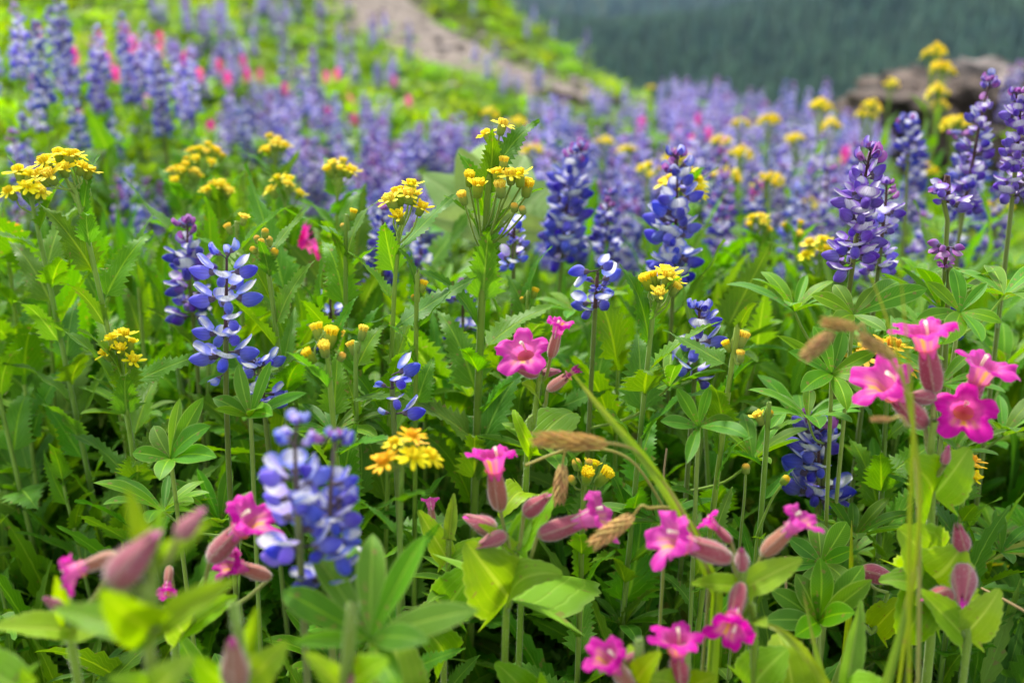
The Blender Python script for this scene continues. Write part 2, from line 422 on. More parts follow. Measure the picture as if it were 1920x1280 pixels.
LFTL = [leaf_mb(0.046, 0.0068 * wd, p_obl, 5, fold=f, curl=c, curl0=c0, seed=40 + i, cols=2) for i, (wd, f, c, c0) in
        enumerate(((1, .45, .5, -.15), (1.15, .3, .8, -.3), (.85, .7, .25, 0)))]
def palm_layout(r, n=8, cup=0.5):
    o = []
    for k in range(n):
        a = 2 * PI * (k + .5) / n - PI + r.uniform(-.1, .1)
        s = (0.72 + 0.34 * math.cos(a / 2) ** 2) * r.uniform(.9, 1.08)
        el = cup + r.uniform(-.15, .15)
        d = Vector((math.cos(a) * math.cos(el), math.sin(a) * math.cos(el), math.sin(el)))
        o.append((d, s))
    return o
def palm_mb(seed, cup, n=8, lo=True):
    r = random.Random(seed); b = MB()
    src = LFTL if lo else LFT
    for d, s in palm_layout(r, n, cup): b.add(r.choice(src), frame((0, 0, 0), d, Vector((0, 0, 1)), s))
    return b
PALMB = [palm_mb(i, c, 8) for i, c in enumerate((.25, .55, .8, .1))]
PALM = [q.mesh('lupine_leaf', M_LL) for q in PALMB]
MLM = [leaf_mb(0.050, 0.0145 * wd, p_ov, 18, fold=f, curl=c, teeth=.03, ripple=.05, curl0=c0, twist=tw, seed=60 + i).mesh('monkeyflower_leaf', M_ML)
       for i, (wd, f, c, c0, tw) in enumerate(((1, .35, .5, -.2, .1), (1.15, .25, 1.2, -.5, -.2), (.8, .5, .2, 0, .3), (.9, .5, 2.6, -.5, .1)))]

# ---- groundsel flower head (along +X)
def head_mb(rays=8, open_=1.0, seed=0, lo=False, orange=0.0):
    r = random.Random(seed); b = MB()
    gr = (0.24, 0.36, 0.045); ye = (1.0, 0.86 - .32 * orange, 0.006); ye2 = (1.0, 0.75 - .30 * orange, 0.005)
    rows = []; S = 5 if lo else 13
    for i, (x, rr) in enumerate(((0, .0009), (.0008, .0024), (.004, .0029), (.0072, .0030), (.0084, .0026))):
        rows.append([((x, rr * (1 + .10 * (j % 2)) * math.cos(2 * PI * j / S), rr * (1 + .10 * (j % 2)) * math.sin(2 * PI * j / S)), gr if i < 3 else (.35, .42, .04), (j / S, i / 4)) for j in range(S)])
    b.grid(rows, 0, True)
    nd = 9 if lo else 26
    for k in range(nd):     # disc florets
        rr = 0.0030 * math.sqrt((k + .5) / nd); a = k * 2.4
        y, z = rr * math.cos(a), rr * math.sin(a); h = 0.0102 + 0.0022 * open_ * r.uniform(.5, 1.1) * (1 - .3 * (rr / .003) ** 2)
        w_ = .00075 if not lo else .0012; c = ye2 if r.random() < .5 else ye
        t = [b.vert((0.0078, y + w_ * .6 * math.cos(q * PI / 2), z + w_ * .6 * math.sin(q * PI / 2)), ye2) for q in range(4)]
        u = [b.vert((h + r.uniform(0, .0004), y * 1.2 + w_ * math.cos(q * PI / 2), z * 1.2 + w_ * math.sin(q * PI / 2)), c) for q in range(4)]
        for q in range(4): b.face((t[q], t[(q + 1) % 4], u[(q + 1) % 4], u[q]))
        tp = b.vert((h + .0005, y * 1.2, z * 1.2), ye)
        for q in range(4): b.face((u[q], u[(q + 1) % 4], tp))
    for k in range(rays):
        a = 2 * PI * k / rays + r.uniform(-.25, .25); L = 0.0078 * r.uniform(.7, 1.15) * (0.4 + .6 * open_)
        el = R_(75 - 62 * open_) + r.uniform(-.3, .25)
        d = Vector((math.sin(el), math.cos(el) * math.cos(a), math.cos(el) * math.sin(a)))
        p = leaf_mb(L, 0.0013, lambda t: 0.7 + .5 * math.sin(PI * t * .9) if t < .97 else .5, 5 if not lo else 2, fold=-.35, curl=r.uniform(.2, 1.3), seed=seed * 31 + k, col=ye, cols=2)
        b.add(p, frame((0.0085, 0.0028 * math.cos(a), 0.0028 * math.sin(a)), d, Vector((1, 0, 0))))
    return b
HB = [head_mb(10, 1.0, 1), head_mb(7, .8, 2), head_mb(0, .6, 3), head_mb(5, .5, 4), head_mb(9, 1.0, 5, orange=.8)]
HBM = [q.mesh('groundsel_head', M_YEL) for q in HB]
HL = [head_mb(7, 1, 6, True), head_mb(0, .6, 7, True)]
HLM = [q.mesh('groundsel_head', M_YEL) for q in HL]
def budhead_mb():
    b = MB(); rows = []
    for i, (x, rr) in enumerate(((0, .0009), (.0008, .0024), (.004, .0028), (.0062, .0022), (.0072, .0006))):
        rows.append([((x, rr * math.cos(2 * PI * j / 9), rr * math.sin(2 * PI * j / 9)), (0.24, 0.36, 0.045) if i < 3 else (.85, .5, .02), (j / 9, i / 4)) for j in range(9)])
    b.grid(rows, 0, True); return b
HBUD = budhead_mb().mesh('groundsel_bud', M_YEL)

# ---- monkeyflower corolla and calyx along +X
PK = (0.62, 0.006, 0.37); PKT = (0.74, 0.13, 0.47); PKD = (0.62, 0.010, 0.36)
def corolla_mb(seed=0, spread=1.0, wilt=0):
    r = random.Random(seed); b = MB(); S = 50; rows = []
    offs = [r.uniform(-.12, .12) for _ in range(5)]
    NS = 17
    for i in range(NS):
        s = i / (NS - 1); row = []
        for j in range(S):
            th = 2 * PI * j / S
            rel = (th - PI / 2) / (2 * PI / 5) - .5          # lobe boundaries; two upper lobes either side of the top
            k = int(math.floor(rel)) % 5; fr = rel - math.floor(rel)
            m = max(0.0, math.sin(PI * fr)) ** 0.70
            notch = 0.10 * math.exp(-((fr - .5) / .09) ** 2)
            up = math.sin(th)
            if s < 0.58:
                t = s / 0.58; x = 0.014 + 0.024 * t - 0.004; rr = 0.0021 + 0.0042 * t ** 1.6
                bend = 0.0; ww = (1.15 if t > .3 else 1.0); y = rr * math.cos(th) * ww; z = rr * math.sin(th) * (1.0 - .15 * t) + bend
            else:
                t = (s - 0.58) / 0.42
                x1 = 0.034; rad = 0.0063 + t * (0.0012 + 0.0086 * spread * (m - notch * t)) * (1.20 if up < 0 else 0.88)
                ang = R_(20 + 75 * min(1, t * 1.5) + (28 * t if up > 0.2 else -12 * t))
                x = x1 + 0.0055 * math.sin(min(1.4, t * 1.6)) - (0.0052 * t * t if up > .2 else 0.0008 * t * t) + offs[k] * .012 * t * t
                x += 0.0011 * math.sin(fr * (13 + k * 2) + k * 2 + seed) * t - (1 - m) * 0.004 * t
                y = rad * math.cos(th) * 1.05; z = rad * math.sin(th) * 0.97
            if wilt: y *= .45; z *= .45
            if s < 0.45: c = PKT
            else:
                q = sstep(.5, .85, s); c = tuple(PKT[n] * (1 - q) + PK[n] * q for n in range(3))
            dd = abs(math.atan2(math.sin(th + PI / 2), math.cos(th + PI / 2)))
            yl = max(0, 1 - (dd / .85) ** 2) * sstep(.30, .45, s) * (1 - sstep(.64, .76, s)) * (.55 + .45 * math.cos(dd * 9))
            c = tuple(c[n] * (1 - yl) + (0.92, 0.50, 0.05)[n] * yl for n in range(3))
            if wilt: c = tuple(a * q for a, q in zip(c, (.45, .5, .4)))
            row.append((Vector((x, y, z)), c, (j / S, s)))
        rows.append(row)
    b.grid(rows, 0, True)
    cc = b.vert((.0235, 0, 0), (.55, .10, .10)); ring = [b.vert((.026, .0062 * math.cos(2 * PI * j / 16), .0056 * math.sin(2 * PI * j / 16)), (.86, .42, .20) if j > 7 else (.80, .25, .40)) for j in range(16)]
    for j in range(16): b.face((cc, ring[j], ring[(j + 1) % 16]))
    if not wilt:     # stigma and anthers in the throat
        tube(b, [Vector((.020, 0, .003)), Vector((.034, 0, .0045)), Vector((.0385, 0, .0035))], .0005, .0011, (.85, .8, .6), (.9, .85, .7), 6)
    return b
def calyx_mb(seed=0, bud=False, L=0.021):
    b = MB(); r = random.Random(seed); S = 30; NS = 12; rows = []
    for i in range(NS + 1):
        t = i / NS; row = []
        for j in range(S):
            th = 2 * PI * j / S; rib = max(0, math.cos(5 * th)) ** 6
            prof = (0.0011 + 0.0040 * math.sin(PI * min(1, t ** .75 * (0.80 if not bud else 0.985))) ** .8)
            rr = prof * (1 + .13 * rib); x = L * t
            if t > .8: x += (0.0045 * (t - .8) / .2) * max(0, math.cos(5 * th)) ** 1.0 - .0008 * (t > .95); rr = rr if bud else rr * 1.03
            k = 0.85 * rib + .15 * (1 - t)
            c0 = (0.33, 0.065, 0.10) if seed % 2 == 0 else (0.34, 0.13, 0.085)
            c = tuple(c0[n] * (1 - k * .6) + (0.50, 0.36, 0.25)[n] * k * .6 for n in range(3))
            if t < .12: c = tuple(c[n] * .5 + (0.3, .36, .1)[n] * .5 for n in range(3))
            row.append(((x, rr * math.cos(th), rr * math.sin(th)), c, (j / S, t)))
        rows.append(row)
    b.grid(rows, 0, True)
    def fn(rr_):
        t = rr_.random() * .98; th = (round(rr_.random() * 5) * 2 * PI / 5 + rr_.gauss(0, .3))
        pr = (0.0011 + 0.0040 * math.sin(PI * min(1, t ** .75 * (0.80 if not bud else 0.985))) ** .8) * 1.08
        n_ = Vector((.2, math.cos(th), math.sin(th)))
        return Vector((L * t, pr * math.cos(th), pr * math.sin(th))), n_, Vector((1, 0, 0))
    hairs(b, 420, fn, 0.0016, (.62, .52, .50), seed)
    if bud:
        tp = leaf_mb(.006, .002, p_lance, 4, col=PKD, seed=1); b.add(tp, frame((L * .93, 0, 0), (1, 0, 0)))
    return b
COR = [corolla_mb(i, sp).mesh('corolla', M_PINK) for i, sp in enumerate((1.0, .85, 1.1, .7))]
CORW = corolla_mb(9, .4, 1).mesh('wilted_corolla', M_PINK)
CALX = [calyx_mb(i).mesh('calyx', M_CAL) for i in range(2)]
CBUD = [calyx_mb(i, True, .0185).mesh('bud', M_CAL) for i in range(2)]

# ------------------------------------------------------------------ plants
def base_from(T, low=None, lean=None):
    """three stem points root->top, foot standing on the ground"""
    if low is None:
        q = T + Vector((rnd.uniform(-.012, .012), rnd.uniform(-.01, .02), -0.12))
    else:
        q = Pplane(low[0], low[1], T.y + (low[2] if len(low) > 2 else 0.0))
    d = (q - T); d = d / max(1e-4, -d.z)
    k = max(0.03, q.z - g(q.x, q.y))
    b = q + Vector((d.x * .45 * k, d.y * .45 * k, -k)); b.z = g(b.x, b.y) - 0.01
    return [b, q, T]

def palmate(root, center, normal, size, r, detail=True, foot=None, cup=.5, n=8, facing=None):
    """one palmate leaf: petiole with leaflets; foot = where the petiole joins the stem"""
    nz = Vector(normal).normalized()
    M = frame(center, (facing if facing is not None else Vector((r.uniform(-1, 1), r.uniform(-1, 1), .2))), nz, size)
    if detail:
        b = MB()
        Mi = M.inverted(); f = Mi @ Vector(foot) if foot is not None else Vector((-.01, 0, -.04))
        c1 = Vector((f.x * .4, f.y * .4, f.z * .5 - .004))
        tube(b, smooth_pts([f, c1, Vector((0, 0, 0))], 4), .0011, .0008, G_STEM, G_LIME, 6)
        lf = link('leaf', b.mesh('petiole', M_STEM), root, M)
        for d, s in palm_layout(r, n, cup):
            link('leaflet', r.choice(LFTM), lf, frame((0, 0, 0), d, Vector((0, 0, 1)), s))
        return lf
    return link('leaf', r.choice(PALM), root, M)

def lupine(T, low, spike_len, label, ck='blue', nwh=6, per=6, sparse=.2, leaves=6, group=None, seed=0, fs=1.0, stemc=BROWN, topbuds=True, detail=True, mixc=None, r0=.0021, leaf0=.3, layout=None):
    r = random.Random(seed * 7 + 5)
    pts = smooth_pts(base_from(T, low), 7)
    tot = sum((b - a).length for a, b in zip(pts, pts[1:]))
    fs0 = 1 - spike_len / tot
    root = thing('lupine', pts[0], label, 'lupine', group); o = pts[0]
    lp = [p - o for p in pts]
    b = MB(); tube(b, [at_len(lp, i / 15)[0] for i in range(int(15 * fs0) + 2)], r0, r0 * .75, G_STEM, tuple((a + c) / 2 for a, c in zip(G_LIME, stemc)), 8)
    tube(b, [at_len(lp, fs0 + (1 - fs0) * i / 6)[0] for i in range(7)], r0 * .76, r0 * .35, stemc, stemc, 8)
    link('stem', b.mesh('stem', M_STEM), root)
    for f, a, el, sc, kind in (layout or spike_layout(r, spike_len, nwh + 2 if nwh > 4 else nwh, per + 1, sparse, topbuds)):
        p, tg = at_len(lp, fs0 + (1 - fs0) * f)
        d = Vector((math.cos(a) * math.cos(el), math.sin(a) * math.cos(el), math.sin(el)))
        cc = ck if (mixc is None or r.random() > mixc[1]) else mixc[0]
        if kind == 2 and ck in ('purple', 'indigo') and r.random() < .5: cc = 'rose'
        link('flower', FLOM[cc, kind], root, frame(p, d, tg + Vector((r.uniform(-.2, .2), r.uniform(-.2, .2), 0)), sc * fs * .75))
    for i in range(leaves):
        f = leaf0 + (fs0 - .06 - leaf0) * (i + r.random() * .6) / leaves
        p, tg = at_len(lp, max(.05, f))
        a = i * 2.4 + r.random(); Lp = r.uniform(.03, .06)
        c = p + Vector((math.cos(a) * Lp, math.sin(a) * Lp, Lp * .75))
        palmate(root, c, Vector((math.cos(a) * .5, math.sin(a) * .5, 1)), r.uniform(.8, 1.15), r, detail, p, r.uniform(.15, .7), facing=Vector((math.cos(a), math.sin(a), 0)))
    return root

def groundsel(T, low, label, heads=8, spread=.014, nleaf=16, group=None, seed=0, leafs=1.0, kinds=(0, 1, 2, 3), hs_=1.0, detail=True, hz=.03, leaf0=.35, stemr=.0022, extra=()):
    r = random.Random(seed * 13 + 3)
    pts = smooth_pts(base_from(T, low), 7); o = pts[0]
    root = thing('groundsel', o, label, 'groundsel', group); lp = [p - o for p in pts]
    tot = sum((q - p).length for p, q in zip(lp, lp[1:]))
    b = MB(); tube(b, lp, stemr, stemr * .45, G_STEM, G_LIME, 8)
    top = lp[-1]; hl = []
    p0, tg = at_len(lp, .93)
    heads = max(2, int(heads * .95)); spread *= .62
    for k in range(heads):
        rr = spread * math.sqrt((k + .4) / heads) ; a = k * 2.4 + r.random() * .5
        e = top + Vector((rr * math.cos(a), rr * math.sin(a), hz * .25 - (rr / spread) ** 2 * .012 + r.uniform(-.003, .003)))
        s0, _ = at_len(lp, 1 - r.uniform(.008, .024) / tot)
        tube(b, smooth_pts([s0, (s0 + e) / 2 + Vector((rr * .4 * math.cos(a), rr * .4 * math.sin(a), 0)), e], 3), .0007, .0006, G_LIME, G_LIME, 5)
        hl.append((e, (Vector((math.cos(a) * rr / spread * .7, math.sin(a) * rr / spread * .7, 1))), r.choice(kinds)))
    for (E, f, kd) in extra:      # side shoots given as world points
        e = E - o; s0, _ = at_len(lp, 1 - (1 - f) * .62)
        tube(b, smooth_pts([s0, (s0 + e) / 2 + Vector((0, 0, -.004)), e], 4), .0009, .0007, G_LIME, G_LIME, 5)
        hl.append((e, Vector((r.uniform(-.3, .3), r.uniform(-.4, .1), 1)), kd))
    link('stem', b.mesh('stem', M_STEM), root)
    for e, d, kd in hl:
        me = HBUD if kd == 9 else (HBM[kd] if detail else HLM[kd % 2])
        link('flower_head', me, root, frame(e, d, Vector((1, 0, 0)), 1.0 * hs_ * r.uniform(.8, 1.1)))
    n = nleaf + 6
    for i in range(n):
        f = leaf0 + (.982 - leaf0) * (i / n) ** .75; p, tg = at_len(lp, f)
        a = i * 2.4 + r.uniform(-.4, .4) + seed
        el = R_(r.uniform(26, 62)); s = (1.12 - .45 * (i / n) ** 1.8) * r.uniform(.85, 1.15) * leafs
        d = Vector((math.cos(a) * math.cos(el), math.sin(a) * math.cos(el), math.sin(el)))
        link('leaf', r.choice(GLM if detail else GLM2), root, frame(p, d, Vector((r.uniform(-.3, .3), r.uniform(-.3, .3), 1)), (s, s * r.uniform(.8, 1.1), s)))
    return root

def monkeyflower(stem, label, flowers=(), buds=(), leaves=(), seed=0, group=None, low=True, r0=.0019):
    """stem: [(px,py,d)...] root->top order given from low to high; parts given as pixel pairs with depths"""
    r = random.Random(seed)
    W = [P(*q) for q in stem]
    b0 = W[0]; d = (W[0] - W[1]); d = d / max(1e-4, -d.z) if d.z < 0 else Vector((0, 0, -1))
    k = max(.02, b0.z - g(b0.x, b0.y)); foot = b0 + Vector((d.x * .3 * k, d.y * .3 * k, -k)); foot.z = g(foot.x, foot.y) - .01
    pts = smooth_pts([foot] + W, 6)
    root = thing('monkeyflower', foot, label, 'monkeyflower', group); o = foot
    b = MB(); lp = [p - o for p in pts]; tube(b, lp, r0 * 1.15, r0 * .7, G_LIME, G_LIME, 9)
    def fn(rr):
        p, tg = at_len(lp, rr.uniform(.3, 1)); v = Vector((rr.gauss(0, 1), rr.gauss(0, 1), rr.gauss(0, 1))); n_ = (v - tg * v.dot(tg)).normalized()
        return p + n_ * r0 * .9, n_, tg
    hairs(b, 900, fn, .0014, (.6, .68, .45), seed)
    def pedicel(A, node):
        Nn = P(*node) - o if node else lp[-1]
        mid = (A + Nn) / 2 + Vector((0, 0, -.004))
        tube(b, smooth_pts([Nn, mid, A], 4), r0 * .55, r0 * .5, G_LIME, (0.30, 0.30, 0.08), 7)
    for (A, B, kd, *rest) in flowers:
        node = rest[0] if rest else None
        a_, b_ = P(*A) - o, P(*B) - o; ax = b_ - a_; s = ax.length / .040
        roll = rest[1] if len(rest) > 1 else Vector((0, -.25, 1))
        fl = link('flower', CORW if kd == 9 else COR[kd % 4], root, frame(a_, ax, roll, s))
        link('calyx', CALX[(kd + seed) % 2], fl)
        pedicel(a_, node)
    for (A, B, *rest) in buds:
        a_, b_ = P(*A) - o, P(*B) - o; ax = b_ - a_; s = ax.length / .0200
        link('bud', CBUD[seed % 2], root, frame(a_, ax, Vector((0, 0, 1)), s)); pedicel(a_, rest[0] if rest else None)
    for (A, B, kd, wd, *rest) in leaves:
        a_, b_ = P(*A) - o, P(*B) - o; ax = b_ - a_; s = ax.length / (.046 if kd != 3 else .040)
        hint = rest[0] if rest else Vector((0, -.6, 1))
        link('leaf', MLM[kd], root, frame(a_, ax, hint, (s, s * wd, s)))
    link('stem', b.mesh('stem', M_STEM), root)
    return root

# ================================================================== SETTING
def hit(px, py):
    r = rayd(px, py); t = 0.2
    while t < 30:
        p = CAM + r * t
        if p.z < g(p.x, p.y): return p
        t += 0.02 if t < 3 else .05
    return None
xs = [-4 + i * 0.08 for i in range(106)]; xs = [-30, -20, -13, -9, -6.5, -5] + xs + [5, 6, 7.5, 10, 15, 25]
ys = [-1.5 + i * 0.08 for i in range(160)] + [11.6, 12.5, 14, 17, 21, 26, 34, 45, 60, 90]
TR = [(640, -60), (760, 70), (900, 132), (1075, 196)]
TRP = [hit(*q) for q in TR]
def trail_d(x, y):
    best = 9; 
    for a, b in zip(TRP, TRP[1:]):
        ax, ay, bx, by = a.x, a.y, b.x, b.y; dx, dy = bx - ax, by - ay
        t = max(0, min(1, ((x - ax) * dx + (y - ay) * dy) / (dx * dx + dy * dy)))
        best = min(best, math.hypot(x - ax - dx * t, y - ay - dy * t))
    return best
b = MB()
b.grid([[((x, y, g(x, y)), (1, 1, 1) if y < 1.2 else (1.3, 1.9, .8), (x, y)) for x in xs] for y in ys])
gr = link('ground', b.mesh('ground', M_SOIL)); gr['kind'] = 'structure'

# stony strip running up the slope
b = MB(); rows = []
NT = 60
for i in range(NT + 1):
    f = i / NT * (len(TRP) - 1); k = min(len(TRP) - 2, int(f)); p = TRP[k].lerp(TRP[k + 1], f - k)
    dr = (TRP[k + 1] - TRP[k]); nn = Vector((-dr.y, dr.x, 0)).normalized(); wd = .40 + .10 * fbm(p.x * 2, p.y, 1)
    row = []
    for j in range(13):
        u = (j - 6) / 6 * wd; x, y = p.x + nn.x * u, p.y + nn.y * u
        e = 1 - abs(j - 6) / 6
        row.append(((x, y, g(x, y) + .004 + .05 * min(1, e * 2) * (0.7 + fbm(x, y, 4)) - (0.06 if e == 0 else 0)), (.72, .68, .66), (u, f)))
    rows.append(row)
b.grid(rows)
link('path', b.mesh('path', M_ROCK)).__setitem__('kind', 'structure')

def rock_mesh(name, seed, sx, sy, sz, sub=4, rough=.35, strat=0.0, col=(1, 1, 1)):
    import bmesh
    bm = bmesh.new(); bmesh.ops.create_icosphere(bm, subdivisions=sub, radius=1)
    mb = MB()
    for v in bm.verts:
        n = v.co.normalized(); f = 1 + rough * noise.fractal(n * 1.3 + Vector((seed, 0, 0)), .8, 2, 6) + .5 * rough * abs(noise.noise(n * 5 + Vector((0, seed, 0))))
        q = n * f
        if strat: q.x *= 1 + strat * (math.floor(q.z * 5 + noise.noise(n * 2) * 1.2) % 2); q.y *= 1 + strat * (math.floor(q.z * 5 + noise.noise(n * 2) * 1.2) % 2)
        k = max(.25, .8 + 1.1 * noise.noise(n * 4 + Vector((seed, 5, 0))) + .5 * noise.noise(n * Vector((2, 2, 14))))
        mb.vert((q.x * sx, q.y * sy, q.z * sz), tuple(c * k for c in col))
    for f in bm.faces: mb.face([v.index for v in f.verts])
    bm.free(); return mb.mesh(name, M_ROCK, smooth=False)
def rock(px, py, d, sx, sy, sz, seed, label, strat=.06, col=(1, 1, 1), sub=5):
    T = P(px, py, d); o = link('rock', rock_mesh('rock', seed, sx, sy, sz, sub, strat=strat, col=col))
    o.location = (T.x, T.y, T.z - sz * .9); o['label'] = label; o['category'] = 'rock'; o.rotation_euler.z = seed
    return o
rock(1755, 146, 4.9, .50, .42, .28, 2.0, 'brown weathered rock outcrop with dark ledges behind the yellow flowers', .06, (.34, .29, .27))
rock(1900, 142, 5.3, .66, .5, .42, 5.0, 'paler grey rock behind the brown outcrop, sloping to the edge', .05, (.72, .70, .76))
# small stones lying on the strip
b = MB()
for i in range(90):
    f = rnd.random() * (len(TRP) - 1.001); k = int(f); p = TRP[k].lerp(TRP[k + 1], f - k); u = rnd.gauss(0, .26)
    dr = (TRP[k + 1] - TRP[k]); nn = Vector((-dr.y, dr.x, 0)).normalized(); x, y = p.x + nn.x * u, p.y + nn.y * u
    s = rnd.uniform(.01, .04); c = rnd.uniform(.5, 1.0); S = []
    base = len(b.v)
    for (a, z) in [(q * PI / 3, -.3) for q in range(6)] + [(q * PI / 3 + .4, .5) for q in range(6)] + [(0, .9)]:
        rr = s * rnd.uniform(.7, 1.2) * (1 if z < .6 else .1)
        b.vert((x + rr * math.cos(a), y + rr * math.sin(a), g(x, y) + .05 + z * s * .6), (c, c * .97, c * 1.02))
    for q in range(6):
        n_ = (q + 1) % 6
        b.face((base + q, base + n_, base + 6 + n_, base + 6 + q)); b.face((base + 6 + q, base + 6 + n_, base + 12))
st = link('gravel', b.mesh('gravel', M_ROCK, smooth=False)); st['kind'] = 'stuff'

# ---- far forested hillsides
def h1(x, y):
    return -98 + 46 * sstep(480, 1000, y + 0.12 * x + 60 * fbm(x, y, .0035)) + 0.06 * x * sstep(500, 900, y) + 14 * fbm(x, y, .006) - 190 * sstep(1000, 1500, y)
def h2(x, y): return -330 + 620 * sstep(1500, 2900, y + 300 * fbm(x, y, .0011)) + 60 * fbm(x, y, .002)
def hh(x, y):
    t = sstep(1150, 1550, y); return h1(x, y) * (1 - t) + h2(x, y) * t
fx = [-1500 + i * 60 for i in range(60)]; fy = [70 + 45 * i for i in range(70)]
b = MB(); b.grid([[((x, y, min(hh(x, y), -40 - 0.13 * (480 - y) if y < 480 else 999)), (1, 1, 1), (0, 0)) for x in fx] for y in fy])
fl = link('hills', b.mesh('hills', M_FFL)); fl['kind'] = 'structure'

def conifer_mb(seed):
    r = random.Random(seed); b = MB(); H = 1.0
    tube(b, [Vector((0, 0, -.05)), Vector((0, 0, .95))], .012, .002, (.9, .7, .6), (.9, .7, .6), 5)
    for i in range(11):
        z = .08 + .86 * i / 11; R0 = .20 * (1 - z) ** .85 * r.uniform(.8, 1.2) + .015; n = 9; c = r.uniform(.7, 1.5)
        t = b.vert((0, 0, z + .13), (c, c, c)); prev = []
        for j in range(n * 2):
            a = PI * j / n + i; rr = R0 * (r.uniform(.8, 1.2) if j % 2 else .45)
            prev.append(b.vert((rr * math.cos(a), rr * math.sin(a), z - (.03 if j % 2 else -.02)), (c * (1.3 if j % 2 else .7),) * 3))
        for j in range(n * 2): b.face((t, prev[j], prev[(j + 1) % (2 * n)]))
    return b

def scatter(name, sources, pts, rots, scls, kind='stuff', ids=None):
    me = bpy.data.meshes.new(name); me.from_pydata(pts, [], [])
    a = me.attributes.new('rot', 'FLOAT_VECTOR', 'POINT'); a.data.foreach_set('vector', [q for v in rots for q in v])
    a = me.attributes.new('scl', 'FLOAT_VECTOR', 'POINT'); a.data.foreach_set('vector', [q for v in scls for q in v])
    a = me.attributes.new('idx', 'INT', 'POINT'); a.data.foreach_set('value', ids or [rnd.randrange(len(sources)) for _ in pts])
    o = bpy.data.objects.new(name, me); COL.objects.link(o); o['kind'] = kind
    ng = bpy.data.node_groups.new(name, 'GeometryNodeTree')
    ng.interface.new_socket('Geometry', in_out='INPUT', socket_type='NodeSocketGeometry')
    ng.interface.new_socket('Geometry', in_out='OUTPUT', socket_type='NodeSocketGeometry')
    gi = ng.nodes.new('NodeGroupInput'); go = ng.nodes.new('NodeGroupOutput')
    ip = ng.nodes.new('GeometryNodeInstanceOnPoints'); jn = ng.nodes.new('GeometryNodeJoinGeometry')
    for s in sources:
        oi = ng.nodes.new('GeometryNodeObjectInfo'); oi.inputs['Object'].default_value = s; oi.inputs['As Instance'].default_value = True
        oi.transform_space = 'ORIGINAL'; ng.links.new(oi.outputs['Geometry'], jn.inputs[0])
    ng.links.new(gi.outputs[0], ip.inputs['Points']); ng.links.new(jn.outputs[0], ip.inputs['Instance'])
    ip.inputs['Pick Instance'].default_value = True
    def attr(nm, dt):
        n = ng.nodes.new('GeometryNodeInputNamedAttribute'); n.data_type = dt; n.inputs['Name'].default_value = nm
        return [q for q in n.outputs if q.enabled and q.name == 'Attribute'][0]
    ng.links.new(attr('idx', 'INT'), ip.inputs['Instance Index'])
    er = ng.nodes.new('FunctionNodeEulerToRotation'); ng.links.new(attr('rot', 'FLOAT_VECTOR'), er.inputs[0]); ng.links.new(er.outputs[0], ip.inputs['Rotation'])
    ng.links.new(attr('scl', 'FLOAT_VECTOR'), ip.inputs['Scale']); ng.links.new(ip.outputs[0], go.inputs[0])
    m = o.modifiers.new('scatter', 'NODES'); m.node_group = ng
    return o
def put(name, me, x, y, z, rz, s, **k):
    o = link(name, me); o.location = (x, y, z); o.rotation_euler.z = rz; o.scale = (s, s, s) if not isinstance(s, tuple) else s
    for a, q in k.items(): o[a] = q
    return o
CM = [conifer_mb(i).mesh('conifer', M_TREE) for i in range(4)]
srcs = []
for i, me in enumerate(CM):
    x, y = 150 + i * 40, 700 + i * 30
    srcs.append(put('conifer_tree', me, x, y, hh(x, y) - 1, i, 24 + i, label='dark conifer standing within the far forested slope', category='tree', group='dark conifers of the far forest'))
pts, rots, scl = [], [], []
for i in range(13000):
    y = rnd.uniform(520, 1150); x = rnd.uniform(-120, y * .62 + 60); z = hh(x, y)
    pts.append((x, y, z - 1)); h = rnd.uniform(12, 26); rots.append((0, 0, rnd.random() * 6)); scl.append((h * rnd.uniform(.8, 1.3),) * 2 + (h,))
for i in range(9000):
    y = rnd.uniform(1500, 2950); x = rnd.uniform(-250, y * .62 + 60); z = hh(x, y)
    pts.append((x, y, z - 1)); h = rnd.uniform(16, 34); rots.append((0, 0, rnd.random() * 6)); scl.append((h * 1.5,) * 2 + (h,))
scatter('forest', srcs, pts, rots, scl)

